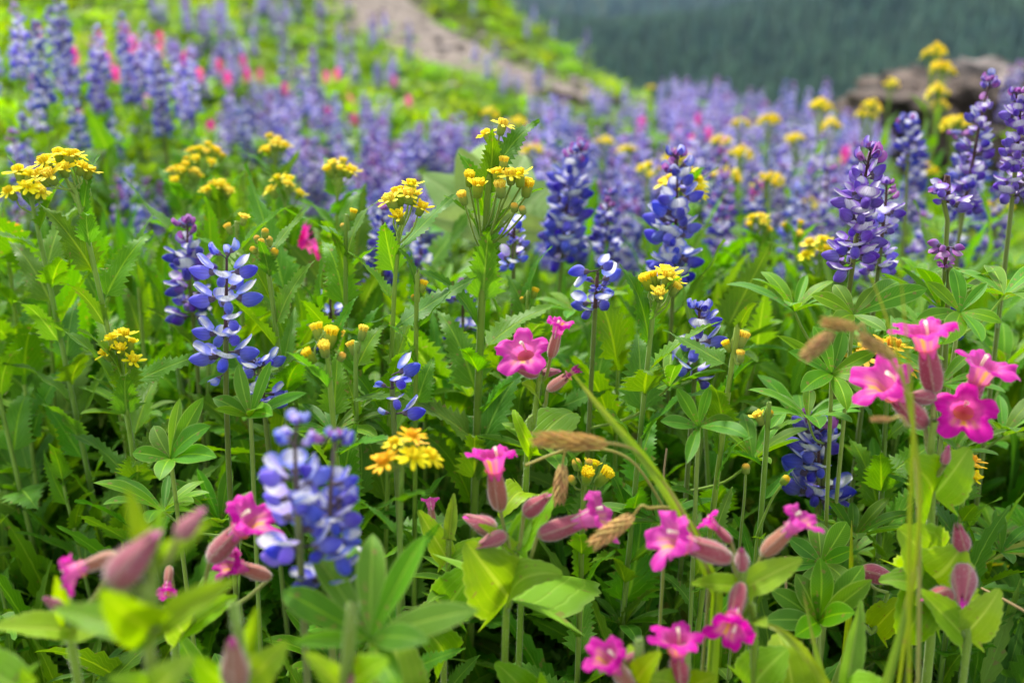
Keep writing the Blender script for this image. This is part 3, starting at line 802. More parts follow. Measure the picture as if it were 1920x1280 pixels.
# ================================================================== UNDERGROWTH
GLLO = [leaf_mb(0.072, 0.0100 * wd, p_tri, 18, fold=f, curl=c, teeth=0.22, curl0=c0, seed=i, cols=2) for i, (wd, f, c, c0) in enumerate(((1, .35, .7, -.2), (1.2, .2, 1.1, -.5), (.8, .55, .4, 0)))]
def clump_mb(seed, H, nl, npalm, rad, two=True):
    r = random.Random(seed); b = MB()
    for i in range(nl):
        z = H * (r.random() ** .7); a = r.random() * 2 * PI; q = rad * math.sqrt(r.random()) * .7
        el = r.uniform(.1, 1.25); d = Vector((math.cos(a) * math.cos(el), math.sin(a) * math.cos(el), math.sin(el)))
        s = r.uniform(.75, 1.4)
        c = r.uniform(.75, 1.2)
        L = MB(); src = r.choice(GLLO); cc = (c, c, c) if r.random() > .07 else ((2.6 * c, .85 * c, 4) if r.random() < .5 else (2.6 * c, 1.5 * c, 2))
        L.v, L.f, L.uv, L.m, L.c = src.v, src.f, src.uv, src.m, [cc] * len(src.v)
        b.add(L, frame((q * math.cos(a * 1.7), q * math.sin(a * 1.7), z), d, Vector((r.uniform(-.4, .4), r.uniform(-.4, .4), 1)), s))
    for i in range(npalm):
        a = r.random() * 2 * PI; q = rad * math.sqrt(r.random()); z = H * r.uniform(.35, 1.0)
        p = Vector((q * math.cos(a), q * math.sin(a), z))
        if two: tube(b, smooth_pts([Vector((q * .3 * math.cos(a), q * .3 * math.sin(a), 0)), p * .6, p], 3), .001, .0008, (.25, .6, .2), (.25, .6, .2), 4, 1)
        b.add(r.choice(PALMB), frame(p, Vector((math.cos(a), math.sin(a), .1)), Vector((math.cos(a) * .6, math.sin(a) * .6, 1)), r.uniform(.75, 1.2)), 1)
    return b
CLM = [clump_mb(100 + i, h, nl, npm, .07).mesh('undergrowth', [M_GL, M_LL]) for i, (h, nl, npm) in enumerate(((.27, 58, 1), (.24, 30, 7), (.32, 58, 0), (.18, 44, 2)))]
def meadow_mb(seed, H, n, rad):
    r = random.Random(seed); b = MB()
    lo = [leaf_mb(.06, .0065, p_lance, 4, fold=.3, curl=c, curl0=-.2, cols=2, seed=k) for k, c in enumerate((.5, 1.3))]
    for i in range(n):
        z = H * r.random(); a = r.random() * 2 * PI; q = rad * math.sqrt(r.random()); el = r.uniform(.1, 1.35)
        d = Vector((math.cos(a) * math.cos(el), math.sin(a) * math.cos(el), math.sin(el))); L = MB(); src = r.choice(lo); c = r.uniform(.6, 1.3)
        L.v, L.f, L.uv, L.m, L.c = src.v, src.f, src.uv, src.m, [(c, c, c)] * len(src.v)
        b.add(L, frame((q * math.cos(a + 1), q * math.sin(a + 1), z), d, Vector((0, 0, 1)), r.uniform(.7, 1.6)))
    return b
MDM = [meadow_mb(i, .20, 80, .09).mesh('meadow_plants', M_BL) for i in range(3)]
usrc = [put('undergrowth', me, -.3 + .2 * i, .95, g(-.3 + .2 * i, .95), i, 1, kind='stuff') for i, me in enumerate(CLM)]
msrc = [put('meadow_foliage', me, -.5 + .3 * i, 1.6, g(-.5 + .3 * i, 1.6), i, 1, kind='stuff') for i, me in enumerate(MDM)]
def edge(y): return .56 * y + .28
pts, rots, scl = [], [], []
y = .18
while y < 1.7:
    x = -edge(y)
    while x < edge(y):
        px_, py_ = x + rnd.uniform(-.03, .03), y + rnd.uniform(-.03, .03)
        k = rnd.uniform(.8, 1.2) * (1.0 if y < .5 else 1.18 if y < .62 else 1.32 if y < .95 else 1.32 - .55 * sstep(.95, 1.4, y))
        pts.append((px_, py_, g(px_, py_) - .02)); rots.append((rnd.uniform(-.15, .15), rnd.uniform(-.15, .15), rnd.random() * 6)); scl.append((1, 1, k))
        x += .052
    y += .052
scatter('undergrowth', usrc, pts, rots, scl, ids=[rnd.choice((0, 0, 2, 2, 3) if p[0] < .08 else (0, 1, 1, 2, 3)) for p in pts])
pts, rots, scl = [], [], []
y = 1.15; 
while y < 11:
    st_ = .075 + .011 * y; x = -.55 * y - .4
    while x < min(.62 * y + .4, 4.4):
        px_, py_ = x + rnd.uniform(-.5, .5) * st_, y + rnd.uniform(-.5, .5) * st_
        td = trail_d(px_, py_)
        if td > .30 + .32 * fbm(px_, py_, 1.6) and py_ < crest(px_) + 1.4 and (py_ > 1.6 or rnd.random() < (py_ - 1.1) * 1.6 or px_ < -.1):
            k = rnd.uniform(.65, 1.1) * (1.0 + .05 * y)
            if td < .7: k *= .6
            hz_ = .85 - .48 * sstep(1.6, 4.6, py_)
            pts.append((px_, py_, g(px_, py_) - .03)); rots.append((0, 0, rnd.random() * 6)); scl.append((k, k, hz_ * rnd.uniform(.7, 1.2) * (1.0 + .5 * fbm(px_, py_, 2))))
        x += st_
    y += st_
y = .52                                     # finer fresh green stems among the toothed leaves
while y < 1.3:
    x = -edge(y)
    while x < edge(y):
        if rnd.random() < .62:
            px_, py_ = x + rnd.uniform(-.04, .04), y + rnd.uniform(-.04, .04)
            pts.append((px_, py_, g(px_, py_) + .02)); rots.append((0, 0, rnd.random() * 6)); scl.append((.62, .62, rnd.uniform(.9, 1.55) * (.8 if y < .62 else 1.0)))
        x += .075
    y += .075
scatter('meadow_foliage', msrc, pts, rots, scl)
print('meadow clumps', len(pts))

# ================================================================== PROTOTYPES FOR THE REPEATS
def spike_mesh(ck, seed, length, nwh, per, mix=None):
    r = random.Random(seed); b = MB()
    for f, a, el, sc, kind in spike_layout(r, length, nwh, per, .12):
        d = Vector((math.cos(a) * math.cos(el), math.sin(a) * math.cos(el), math.sin(el)))
        cc = ck
        if kind == 2 and r.random() < .35: cc = 'rose' if ck != 'blue' else 'purple'
        elif mix and r.random() < .3: cc = mix
        b.add(FLO[cc, 3 if kind < 2 else 4], frame((0, 0, f * length), d, Vector((0, 0, 1)), sc * .94))
    return b
def proto_lupine(ck, seed, mix=None):
    r = random.Random(seed); L = r.uniform(.09, .14); H = .46
    root = thing('lupine', (0, 0, 0), 'x', 'lupine')
    b = MB(); tube(b, [Vector((0, 0, 0)), Vector((.004, 0, H * .5)), Vector((0, 0, H - L)), Vector((0, 0, H))], .0022, .0009, G_STEM, BROWN, 6)
    link('stem', b.mesh('stem', M_STEM), root)
    link('flower_spike', spike_mesh(ck, seed, L, int(L / .0118), 7, mix).mesh('flower_spike', M_PET), root, Matrix.Translation((0, 0, H - L)))
    for i in range(6):
        a = i * 2.4; z = .12 + i * .037; q = r.uniform(.03, .055)
        link('leaf', PALM[i % 4], root, frame((q * math.cos(a), q * math.sin(a), z + .03), (math.cos(a), math.sin(a), .1), (math.cos(a) * .6, math.sin(a) * .6, 1), r.uniform(.8, 1.15)))
    return root
PL = {ck: [proto_lupine(ck, 10 * n + i, mx) for i in range(3)] for n, (ck, mx) in enumerate((('blue', 'indigo'), ('indigo', 'purple'), ('purple', 'indigo'), ('lavender', 'blue')))}
def proto_groundsel(seed, heads):
    r = random.Random(seed); H = .46; root = thing('groundsel', (0, 0, 0), 'x', 'groundsel'); b = MB()
    tube(b, smooth_pts([Vector((0, 0, 0)), Vector((.006, 0, H * .5)), Vector((0, 0, H))], 4), .0024, .001, G_STEM, G_LIME, 6)
    hl = []
    for k in range(heads):
        rr = .0135 * math.sqrt((k + .4) / heads); a = k * 2.4; e = Vector((rr * math.cos(a), rr * math.sin(a), H + r.uniform(-.002, .002) - (rr / .0135) ** 2 * .007)); hl.append((e, a, rr))
        tube(b, [Vector((0, 0, H * r.uniform(.88, .95))), e], .0007, .0006, G_LIME, G_LIME, 4)
    link('stem', b.mesh('stem', M_STEM), root)
    for e, a, rr in hl: link('flower_head', HLM[int(r.random() < .45)], root, frame(e, (math.cos(a) * rr * 60, math.sin(a) * rr * 60, 1), Vector((1, 0, 0)), r.uniform(.75, 1.05)))
    for i in range(10):
        a = i * 2.4 + seed; el = r.uniform(.35, .95); s = (1.15 - .05 * i) * r.uniform(.8, 1.1)
        link('leaf', r.choice(GLM2), root, frame((0, 0, .10 + i * .033), (math.cos(a) * math.cos(el), math.sin(a) * math.cos(el), math.sin(el)), (r.uniform(-.3, .3), 0, 1), s))
    return root
PG = [proto_groundsel(i, n) for i, n in enumerate((9, 12, 6))]
def proto_shoot(seed, H, n, s0):
    r = random.Random(seed); root = thing('groundsel_shoot', (0, 0, 0), 'x', 'leafy shoot'); b = MB()
    lp = smooth_pts([Vector((0, 0, 0)), Vector((r.uniform(-.01, .01), .005, H * .5)), Vector((r.uniform(-.02, .02), r.uniform(-.02, .02), H))], 5)
    tube(b, lp, .0026, .0012, G_STEM, G_LIME, 7); link('stem', b.mesh('stem', M_STEM), root)
    for i in range(n):
        f = .3 + .7 * i / (n - 1); p, _ = at_len(lp, f); a = i * 2.4 + r.uniform(-.3, .3); el = R_(r.uniform(15, 50) + 30 * (i / n) ** 3)
        s = 1.02 * s0 * (1.15 - .45 * (i / n) ** 2) * r.uniform(.85, 1.2)
        link('leaf', r.choice(GLM), root, frame(p, (math.cos(a) * math.cos(el), math.sin(a) * math.cos(el), math.sin(el)), (r.uniform(-.35, .35), r.uniform(-.35, .35), 1), (s, s * r.uniform(.85, 1.2), s)))
    return root
PS = [proto_shoot(i, h, n, s) for i, (h, n, s) in enumerate(((.36, 13, 1.0), (.40, 14, .95), (.32, 11, 1.15), (.42, 15, .9), (.30, 10, 1.3)))]
def proto_lupfol(seed, H, n, detail=True):
    r = random.Random(seed); root = thing('lupine_plant', (0, 0, 0), 'x', 'leafy plant'); b = MB()
    foot = Vector((0, 0, 0)); tips = []
    for i in range(n):
        a = i * 2.4 + r.uniform(-.3, .3); q = r.uniform(.015, .075); z = H * r.uniform(.62, 1.0); c = Vector((q * math.cos(a), q * math.sin(a), z))
        tube(b, smooth_pts([foot, Vector((c.x * .35, c.y * .35, z * .6)), c], 4), .0013, .0009, G_STEM, G_LIME, 6)
        tips.append((c, a))
    link('stem', b.mesh('stem', M_STEM), root)
    for c, a in tips:
        M = frame(c, (math.cos(a), math.sin(a), .1), (math.cos(a) * .5, math.sin(a) * .5, 1), r.uniform(.8, 1.2))
        if detail:
            bb = MB(); tube(bb, [Vector((0, 0, -.004)), Vector((0, 0, .0008))], .0012, .0016, G_LIME, (.4, .5, .1), 6)
            lf = link('leaf', bb.mesh('leaf_hub', M_STEM), root, M)
            for d, s in palm_layout(r, r.choice((7, 8, 9)), r.uniform(.15, .85)): link('leaflet', r.choice(LFTM), lf, frame((0, 0, 0), d, Vector((0, 0, 1)), s))
        else: link('leaf', r.choice(PALM), root, M)
    return root
PF = [proto_lupfol(20 + i, h, n) for i, (h, n) in enumerate(((.34, 8), (.38, 7), (.30, 9)))]
PF2 = [proto_lupfol(30 + i, h, n, False) for i, (h, n) in enumerate(((.34, 9), (.38, 8)))]
def proto_paint(seed, col=(.85, .022, .45)):
    r = random.Random(seed); root = thing('paintbrush', (0, 0, 0), 'x', 'paintbrush'); H = .42; b = MB()
    tube(b, [Vector((0, 0, 0)), Vector((.004, .003, H * .5)), Vector((0, 0, H - .02))], .0016, .001, G_STEM, (.2, .1, .05), 5); link('stem', b.mesh('stem', M_STEM), root)
    b = MB()
    for i in range(26):
        z = .024 * i / 26; a = i * 2.4; el = R_(10 + 60 * i / 26)
        b.add(leaf_mb(.019, .0040, p_lance, 4, fold=.3, curl=.3, col=tuple(c * r.uniform(.8, 1.15) for c in col), cols=2, seed=i), frame((0, 0, z), (math.cos(a) * math.cos(el), math.sin(a) * math.cos(el), math.sin(el))))
    link('bracts', b.mesh('bracts', M_PINK), root, Matrix.Translation((0, 0, H - .032)))
    for i in range(7):
        a = i * 2.4; link('leaf', GLM2[i % 3], root, frame((0, 0, .12 + i * .035), (math.cos(a) * .6, math.sin(a) * .6, .8), (0, 0, 1), (.6, .3, .6)))
    return root
PB = [proto_paint(1), proto_paint(2, (.86, .09, .40))]

USED = set()
SPZ = {}
for o in scene.objects:
    if o.name.startswith(('flower_spike', 'bracts')): SPZ[o.data.name] = o.location.z
def KIDS_OF(o): return KIDS.get(o.name, []) or []
def place(proto, T, label, group, rz=None, q=None, base=None):
    """stand a copy (first use: the prototype itself) with its top at T"""
    z0 = g(T.x, T.y) - .01; H = max(.06, T.z - z0)
    o = proto if proto.name not in USED else copy_tree(proto)
    USED.add(proto.name)
    o.location = (T.x, T.y, z0); s = H / .46; q = q if q is not None else max(.75, min(1.15, s))
    o.scale = (q, q, s); o.rotation_euler = (rnd.uniform(-.05, .05), rnd.uniform(-.05, .05), rnd.random() * 6 if rz is None else rz)
    o['label'] = label; o['group'] = group
    for c in KIDS_OF(o):           # flowering tops keep their own proportions on a taller or shorter stem
        if c.name.startswith(('flower_spike', 'bracts')):
            hgt = .46 if c.name.startswith('flower_spike') else .42; z_ = SPZ[c.data.name]; k = min(q / s, .26 / (hgt - z_))
            c.location = (0, 0, hgt - (hgt - z_) * k); c.scale = (1, 1, k)
    return o
def placeh(proto, x, y, s, label, group):
    o = proto if proto.name not in USED else copy_tree(proto)
    USED.add(proto.name)
    o.location = (x, y, g(x, y) - .01); o.scale = (s * rnd.uniform(.9, 1.1), s * rnd.uniform(.9, 1.1), s); o.rotation_euler = (rnd.uniform(-.12, .12), rnd.uniform(-.12, .12), rnd.random() * 6)
    sx, sy, _ = scr(o.location + Vector((0, 0, (.36 if 'shoot' in proto.name else .32) * s)))
    kind_ = 'toothed shoot' if 'shoot' in proto.name else 'palmate-leaved plant'
    o['label'] = ('tall ' if s > 1.05 else 'low ' if s < .85 else 'leafy ') + kind_ + ' ' + near(sx, sy); o['group'] = 'leafy toothed shoots without flowers' if 'shoot' in proto.name else 'palmate leaved plants without flowers'
    return o
def scr(p):
    v = p - CAM; d = v.dot(FW); return 960 + v.dot(RT) / d * FPX, 640 - v.dot(UPV) / d * FPX, d

# ================================================================== HERO PLANTS
exec_heroes = True
# ---- lupines
L1 = []
for (f, a, el, sc, k) in ((1.0, -2.6, .6, .95, 2), (1.0, .4, .8, .95, 2), (.98, 1.6, .9, .7, 2),
        (.86, 3.3, .10, 1.25, 0), (.86, -.2, .15, 1.2, 0), (.80, -1.6, .2, .9, 1), (.64, 3.4, -.05, 1.25, 0), (.64, -.15, .0, 1.35, 0), (.62, -1.2, -.1, 1.05, 0),
        (.45, -.9, -.1, 1.0, 0), (.30, 3.3, .12, 1.15, 0), (.30, -1.7, 0, 1.0, 1), (.26, -.8, .2, 1.0, 0),
        (.12, 3.5, -.1, 1.25, 0), (.12, -1.45, -.15, 1.25, 0), (.14, -.2, .0, 1.3, 0), (.10, 2.9, -.2, 1.0, 0), (-.05, -2.3, -.5, .9, 2), (.55, 2.0, .1, 1, 1), (.2, 1.8, .1, 1, 1), (.7, 1.2, .1, 1, 1)):
    L1.append((f, a, el, sc, k))
lupine(P(425, 485, .56), (432, 940), .066, 'sparse sky blue lupine spike standing alone among toothed leaves, brown stem', 'blue', leaves=5, seed=1, layout=L1, fs=1.05, leaf0=.2)
lupine(P(352, 425, .74), (362, 600), .070, 'violet blue lupine just behind the sparse sky blue one', 'indigo', nwh=6, per=6, sparse=.25, seed=2, fs=1.3, mixc=('purple', .3))
lupine(P(556, 800, .40), (566, 1100), .058, 'out of focus pale blue lupine in front, left of its twin stem', 'blue', nwh=5, per=5, sparse=.40, seed=3, fs=1.1, mixc=('lavender', .4), leaves=2, stemc=(.16, .12, .10))
lupine(P(628, 830, .41), (622, 1180), .066, 'out of focus lupine in front with indigo lower flowers and bare tan top', 'indigo', nwh=6, per=6, sparse=.38, fs=1.1, seed=4, mixc=('blue', .5), leaves=1, stemc=(.16, .12, .10))
L4 = [(1.0, 3.0, .4, .8, 2), (1.0, .2, .7, .9, 2), (.72, -.3, .35, 1.2, 0), (.62, -.9, .1, .9, 1), (.05, -.2, .1, 1.2, 0), (.05, 2.9, .0, .7, 2), (.35, -1.2, -.1, .9, 1)]
lupine(P(735, 728, .57), (742, 860), .036, 'thin dark lupine stem with only a few scattered blue flowers', 'blue', seed=5, layout=L4, leaves=3, fs=1.05, stemc=(.05, .03, .04))
lupine(P(486, 690, .64), (500, 810), .034, 'blue lupine half hidden behind the palmate leaf on the sky blue lupine', 'blue', nwh=3, per=6, seed=6, mixc=('indigo', .4), sparse=.1)
lupine(P(1632, 285, .60), (1592, 545), .070, 'dense purple lupine spike with rose buds and dark brown stem', 'purple', nwh=6, per=8, sparse=.15, seed=7, fs=1.12, leaves=7, leaf0=.5)
lupine(P(1662, 350, .68), (1640, 560), .060, 'paler purple lupine close behind the dense purple spike', 'purple', nwh=5, per=6, seed=8, mixc=('lavender', .5), leaves=5)
lupine(P(1766, 362, .66), (1772, 500), .036, 'small purple lupine with one full whorl below its bud tip', 'purple', nwh=2, per=7, sparse=.0, seed=9, leaves=5, leaf0=.5, fs=.85)
lupine(P(1770, 505, .60), (1776, 600), .014, 'short bud stage lupine tip of magenta purple buds above palmate leaves', 'rose', nwh=2, per=6, seed=10, fs=.75, leaves=6, leaf0=.45)
lupine(P(1856, 155, .78), (1808, 390), .100, 'tall dark purple lupine on a reddish stem leaning by the frame edge', 'purple', nwh=7, per=7, seed=11, mixc=('indigo', .3), leaves=5)
lupine(P(1905, 180, .66), (1893, 420), .072, 'tall purple lupine cut by the edge beside the leaning one', 'purple', nwh=7, per=7, seed=12, leaves=5)
lupine(P(1790, 255, .95), (1800, 400), .080, 'blue violet lupine behind the two tall purple ones', 'indigo', nwh=6, per=6, seed=13)
lupine(P(1695, 235, 1.0), (1700, 350), .055, 'dark blue lupine standing behind and right of the dense purple spike', 'indigo', nwh=5, per=5, seed=14)
lupine(P(1527, 795, .66), (1532, 960), .056, 'low deep blue lupine in the shade of large leaves', 'indigo', nwh=6, per=6, sparse=.15, seed=15, mixc=('blue', .35), leaves=4, leaf0=.2, fs=1.5)
lupine(P(1082, 285, .88), (1052, 500), .095, 'bold blue and white lupine right of the tallest groundsel', 'indigo', nwh=8, per=7, sparse=.05, seed=16, mixc=('blue', .4), fs=1.5)
lupine(P(1270, 300, .74), (1262, 540), .092, 'blue and white lupine with a bare dark stretch of stem below yellow heads', 'indigo', nwh=6, per=7, sparse=.2, seed=17, mixc=('blue', .5), fs=1.45)
lupine(P(1120, 548, .66), (1112, 650), .042, 'small blue lupine with white banners behind the face-on pink flower', 'blue', nwh=3, per=5, seed=18, fs=1.1, sparse=.2, mixc=('indigo', .5))
lupine(P(1312, 585, .64), (1300, 740), .055, 'blue and white lupine partly covered by a dark toothed leaf', 'blue', nwh=4, per=5, seed=19, fs=1.3, sparse=.25, mixc=('indigo', .5))
lupine(P(722, 395, .86), (716, 520), .070, 'blue violet lupine behind the four-headed groundsel', 'indigo', nwh=6, per=6, seed=20)
lupine(P(655, 430, .90), (660, 560), .065, 'blue violet lupine half covered by groundsel leaves', 'indigo', nwh=5, per=6, seed=21, mixc=('purple', .4))
lupine(P(790, 425, .92), (790, 560), .060, 'pale violet lupine behind the middle groundsel leaves', 'purple', nwh=5, per=6, seed=22, mixc=('blue', .5))
lupine(P(965, 455, .74), (962, 560), .040, 'pale blue lupine glimpsed right of the tallest groundsel stem', 'blue', nwh=3, per=4, seed=23, mixc=('lavender', .5))
lupine(P(76, 530, .90), (82, 640), .030, 'small lupine of four blue flowers low among lime leaves', 'blue', nwh=2, per=5, seed=24)
lupine(P(1140, 370, .92), (1136, 520), .060, 'indigo lupine touching the bold blue and white one', 'indigo', nwh=5, per=6, seed=25)
lupine(P(620, 560, .76), (625, 680), .050, 'low blue lupine behind the folded groundsel leaves', 'blue', nwh=3, per=5, seed=26, mixc=('indigo', .5))
lupine(P(870, 540, .80), (868, 660), .045, 'low blue lupine left of the tallest groundsel stem', 'indigo', nwh=3, per=5, seed=27)
lupine(P(1760, 560, .80), (1762, 700), .035, 'dim indigo lupine low between palmate leaves', 'indigo', nwh=3, per=5, seed=28)

# ---- groundsels
groundsel(P(125, 335, .62), (190, 560), 'large flowered groundsel with broad golden heads and spiny toothed leaves', heads=11, spread=.019, seed=1, kinds=(0, 1, 4), nleaf=11, leafs=1.05)
groundsel(P(52, 368, .68), (90, 520), 'golden groundsel just behind the large flowered one', heads=8, spread=.015, seed=2, kinds=(0, 1))
groundsel(P(930, 262, .62), (903, 570), 'tallest groundsel in the middle with upright leaves', heads=3, spread=.008, seed=3, kinds=(0, 1), nleaf=15, leafs=1.05, stemr=.0036, leaf0=.42,
          extra=[(P(880, 350, .62), .84, 2), (P(872, 385, .62), .82, 2), (P(895, 372, .61), .82, 3), (P(942, 322, .61), .87, 2), (P(958, 348, .60), .86, 0), (P(976, 352, .60), .86, 1), (P(985, 370, .61), .85, 2), (P(965, 398, .60), .83, 9), (P(935, 345, .60), .86, 3), (P(982, 402, .60), .84, 9), (P(940, 372, .6), .84, 2)])
groundsel(P(763, 395, .62), (735, 640), 'groundsel with a loose cluster of half open orange yellow heads', heads=9, spread=.016, seed=4, kinds=(2, 3, 1), nleaf=12, leafs=1.0)
groundsel(P(1280, 362, .80), (1268, 470), 'groundsel with a full round yellow head over blue and white lupine', heads=12, spread=.017, seed=5, kinds=(0, 0, 1), hs_=1.1)
groundsel(P(1237, 548, .60), (1208, 740), 'groundsel with freshly opening heads between long folded leaves', heads=10, spread=.014, seed=6, kinds=(3, 1, 2), nleaf=13, leafs=1.0, hs_=.95)
groundsel(P(1380, 662, .56), (1362, 760), 'slim young groundsel with two small opening heads', heads=3, spread=.006, seed=7, kinds=(3, 2), nleaf=10, leafs=.75, hs_=.8, extra=[(P(1388, 680, .555), .9, 2)])
groundsel(P(638, 335, .85), (632, 480), 'groundsel with a small tidy yellow head before the blue violet drift', heads=8, spread=.014, seed=8, kinds=(1, 2))
groundsel(P(516, 288, .98), (520, 420), 'yellow groundsel rising highest of the left middle group', heads=9, spread=.016, seed=9, kinds=(1, 2))
groundsel(P(536, 365, .86), (540, 480), 'groundsel with ragged yellow head beside the magenta paintbrush', heads=7, spread=.015, seed=10, kinds=(1, 3))
groundsel(P(345, 340, .96), (350, 470), 'budding lime yellow groundsel left of the pair', heads=10, spread=.017, seed=11, kinds=(2, 3))
groundsel(P(385, 300, 1.0), (390, 430), 'budding groundsel with the widest lime yellow cluster', heads=12, spread=.026, seed=12, kinds=(2, 3))
groundsel(P(412, 370, .90), (415, 480), 'small budding groundsel under the wide lime yellow cluster', heads=8, spread=.014, seed=13, kinds=(2, 3))
groundsel(P(494, 472, .64), (515, 600), 'unopened groundsel with green bud cluster wrapped in narrow leaves', heads=8, spread=.010, seed=14, kinds=(9,), nleaf=13, leafs=.9)
groundsel(P(447, 440, .70), (452, 560), 'thin groundsel with tiny orange heads behind the pale lupine buds', heads=3, spread=.012, seed=15, kinds=(2, 3), hs_=.7, nleaf=7)
groundsel(P(228, 672, .64), (242, 800), 'low groundsel with small golden heads under the large flowered one', heads=7, spread=.011, seed=16, kinds=(3, 1), nleaf=11, leafs=1.0)
groundsel(P(612, 668, .54), (625, 790), 'groundsel with fat green and yellow buds beside leaning narrow leaves', heads=7, spread=.012, seed=17, kinds=(2, 9), nleaf=9, leafs=.8)
groundsel(P(672, 660, .62), (668, 790), 'very small groundsel head, yellow with a dry brown bud beside it', heads=3, spread=.006, seed=18, kinds=(2,), nleaf=9, leafs=.9, hs_=.8)
groundsel(P(762, 872, .47), (750, 1010), 'slightly blurred orange yellow groundsel in front with drooping rays', heads=8, spread=.015, seed=19, kinds=(4, 0), hs_=.78, nleaf=6, leafs=.55, stemr=.0018, leaf0=.5)
groundsel(P(1095, 905, .56), (1090, 1040), 'groundsel of round yellow buds behind the sideways pink flower', heads=7, spread=.012, seed=20, kinds=(2, 9, 3), nleaf=9, leafs=.8)
groundsel(P(1655, 690, .64), (1660, 800), 'groundsel with long thread-like open rays behind the pink trumpet', heads=8, spread=.019, seed=21, kinds=(0, 4), hs_=1.25)
groundsel(P(1803, 900, .62), (1795, 1020), 'small groundsel with wilting orange rays behind the green clasping leaves', heads=5, spread=.010, seed=22, kinds=(4, 3))
groundsel(P(1437, 800, .58), (1432, 900), 'closed orange tipped groundsel bud on a single stalk', heads=2, spread=.004, seed=23, kinds=(3, 9), nleaf=6, leafs=.5, hs_=.75)
groundsel(P(992, 572, .70), (985, 680), 'tiny groundsel with two buds, one yellow, above the face-on pink flower', heads=3, spread=.009, seed=24, kinds=(2, 9), hs_=.85, nleaf=9)
groundsel(P(655, 432, .66), (648, 560), 'young groundsel with one orange bud on a leafy narrow top', heads=3, spread=.006, seed=25, kinds=(2, 9), hs_=.8, nleaf=12)
groundsel(P(785, 565, .62), (780, 650), 'pair of tiny yellow buds on a short hairy side shoot', heads=3, spread=.006, seed=26, kinds=(2, 9), hs_=.7, nleaf=6, leafs=.6)
groundsel(P(18, 455, .80), (25, 560), 'yellow budding groundsel cut by the edge below the golden pair', heads=9, spread=.013, seed=27, kinds=(2, 3))
groundsel(P(1532, 482, .88), (1530, 600), 'yellow groundsel with few open rays left of the dense purple spike', heads=7, spread=.015, seed=28, kinds=(1, 0))
groundsel(P(1420, 432, .98), (1420, 540), 'small yellow groundsel in the green gap right of the lupines', heads=7, spread=.013, seed=29, kinds=(2, 1))
groundsel(P(1490, 438, 1.0), (1490, 540), 'few-headed groundsel next to the small yellow one', heads=4, spread=.016, seed=30, kinds=(2,))

# ---- monkeyflowers (pink)
V = Vector
monkeyflower([(985, 930, .575), (1000, 800, .56), (1012, 700, .55)], 'pink monkeyflower with a face-on bloom, an upright one and a withered calyx', seed=0,
    flowers=[((1003, 695, .566), (976, 652, .530), 0, (1012, 700, .55), V((-.2, -.3, 1))), ((1032, 672, .55), (1052, 597, .545), 3, (1018, 712, .555)), ((1026, 732, .54), (1088, 688, .535), 9, (1020, 760, .555))],
    buds=[((1012, 700, .55), (968, 690, .545), (1010, 708, .55)), ((1015, 700, .56), (1048, 696, .56), (1012, 710, .555))],
    leaves=[((1008, 750, .56), (972, 725, .545), 1, .9), ((1000, 850, .565), (965, 775, .555), 3, .5, V((0, -1, .3))), ((1003, 830, .565), (1070, 790, .60), 1, .9), ((986, 925, .575), (945, 950, .55), 3, 1.2)])
monkeyflower([(945, 1290, .53), (955, 1125, .505), (962, 1030, .495)], 'pink monkeyflower with one upright trumpet and one pointing right over big lime leaves', seed=2,
    flowers=[((938, 958, .50), (922, 838, .49), 1, (962, 1035, .495), V((0, .3, 1))), ((1008, 1004, .49), (1140, 958, .482), 0, (968, 1100, .50))],
    buds=[((982, 965, .49), (1028, 930, .485), (968, 1050, .495)), ((950, 1000, .485), (898, 1024, .48), (960, 1035, .49)), ((930, 995, .50), (875, 970, .51), (958, 1030, .495))],
    leaves=[((955, 1122, .505), (868, 1010, .485), 1, 1.15, V((.3, -1, .3))), ((964, 1030, .495), (1035, 925, .51), 0, .75, V((-.4, -1, .2))), ((958, 1115, .50), (1030, 1068, .48), 3, 1.0), ((965, 1030, .495), (995, 960, .50), 2, .9), ((950, 1122, .505), (1015, 1150, .60), 1, 1.0), ((962, 1030, .49), (905, 985, .48), 2, .8)])
monkeyflower([(1415, 1300, .47), (1392, 1150, .46), (1392, 1060, .46)], 'pink monkeyflower with four blooms radiating from one node, one hanging down', seed=4,
    flowers=[((1372, 1048, .455), (1240, 1002, .445), 0, (1394, 1080, .46)), ((1372, 1018, .47), (1322, 968, .475), 2, (1394, 1070, .46)), ((1428, 1042, .46), (1512, 962, .452), 1, (1398, 1100, .46), V((-.6, 0, .5))), ((1390, 1092, .455), (1368, 1192, .435), 0, (1398, 1070, .46), V((0, -1, .2)))],
    buds=[((1392, 1070, .46), (1390, 1030, .455))],
    leaves=[((1400, 1100, .46), (1494, 1050, .45), 2, 1.2, V((-.3, -.8, 1))), ((1390, 1100, .46), (1305, 1092, .455), 2, 1.1), ((1400, 1180, .462), (1440, 1188, .44), 1, .9), ((1408, 1290, .47), (1480, 1215, .46), 1, 1.3)])
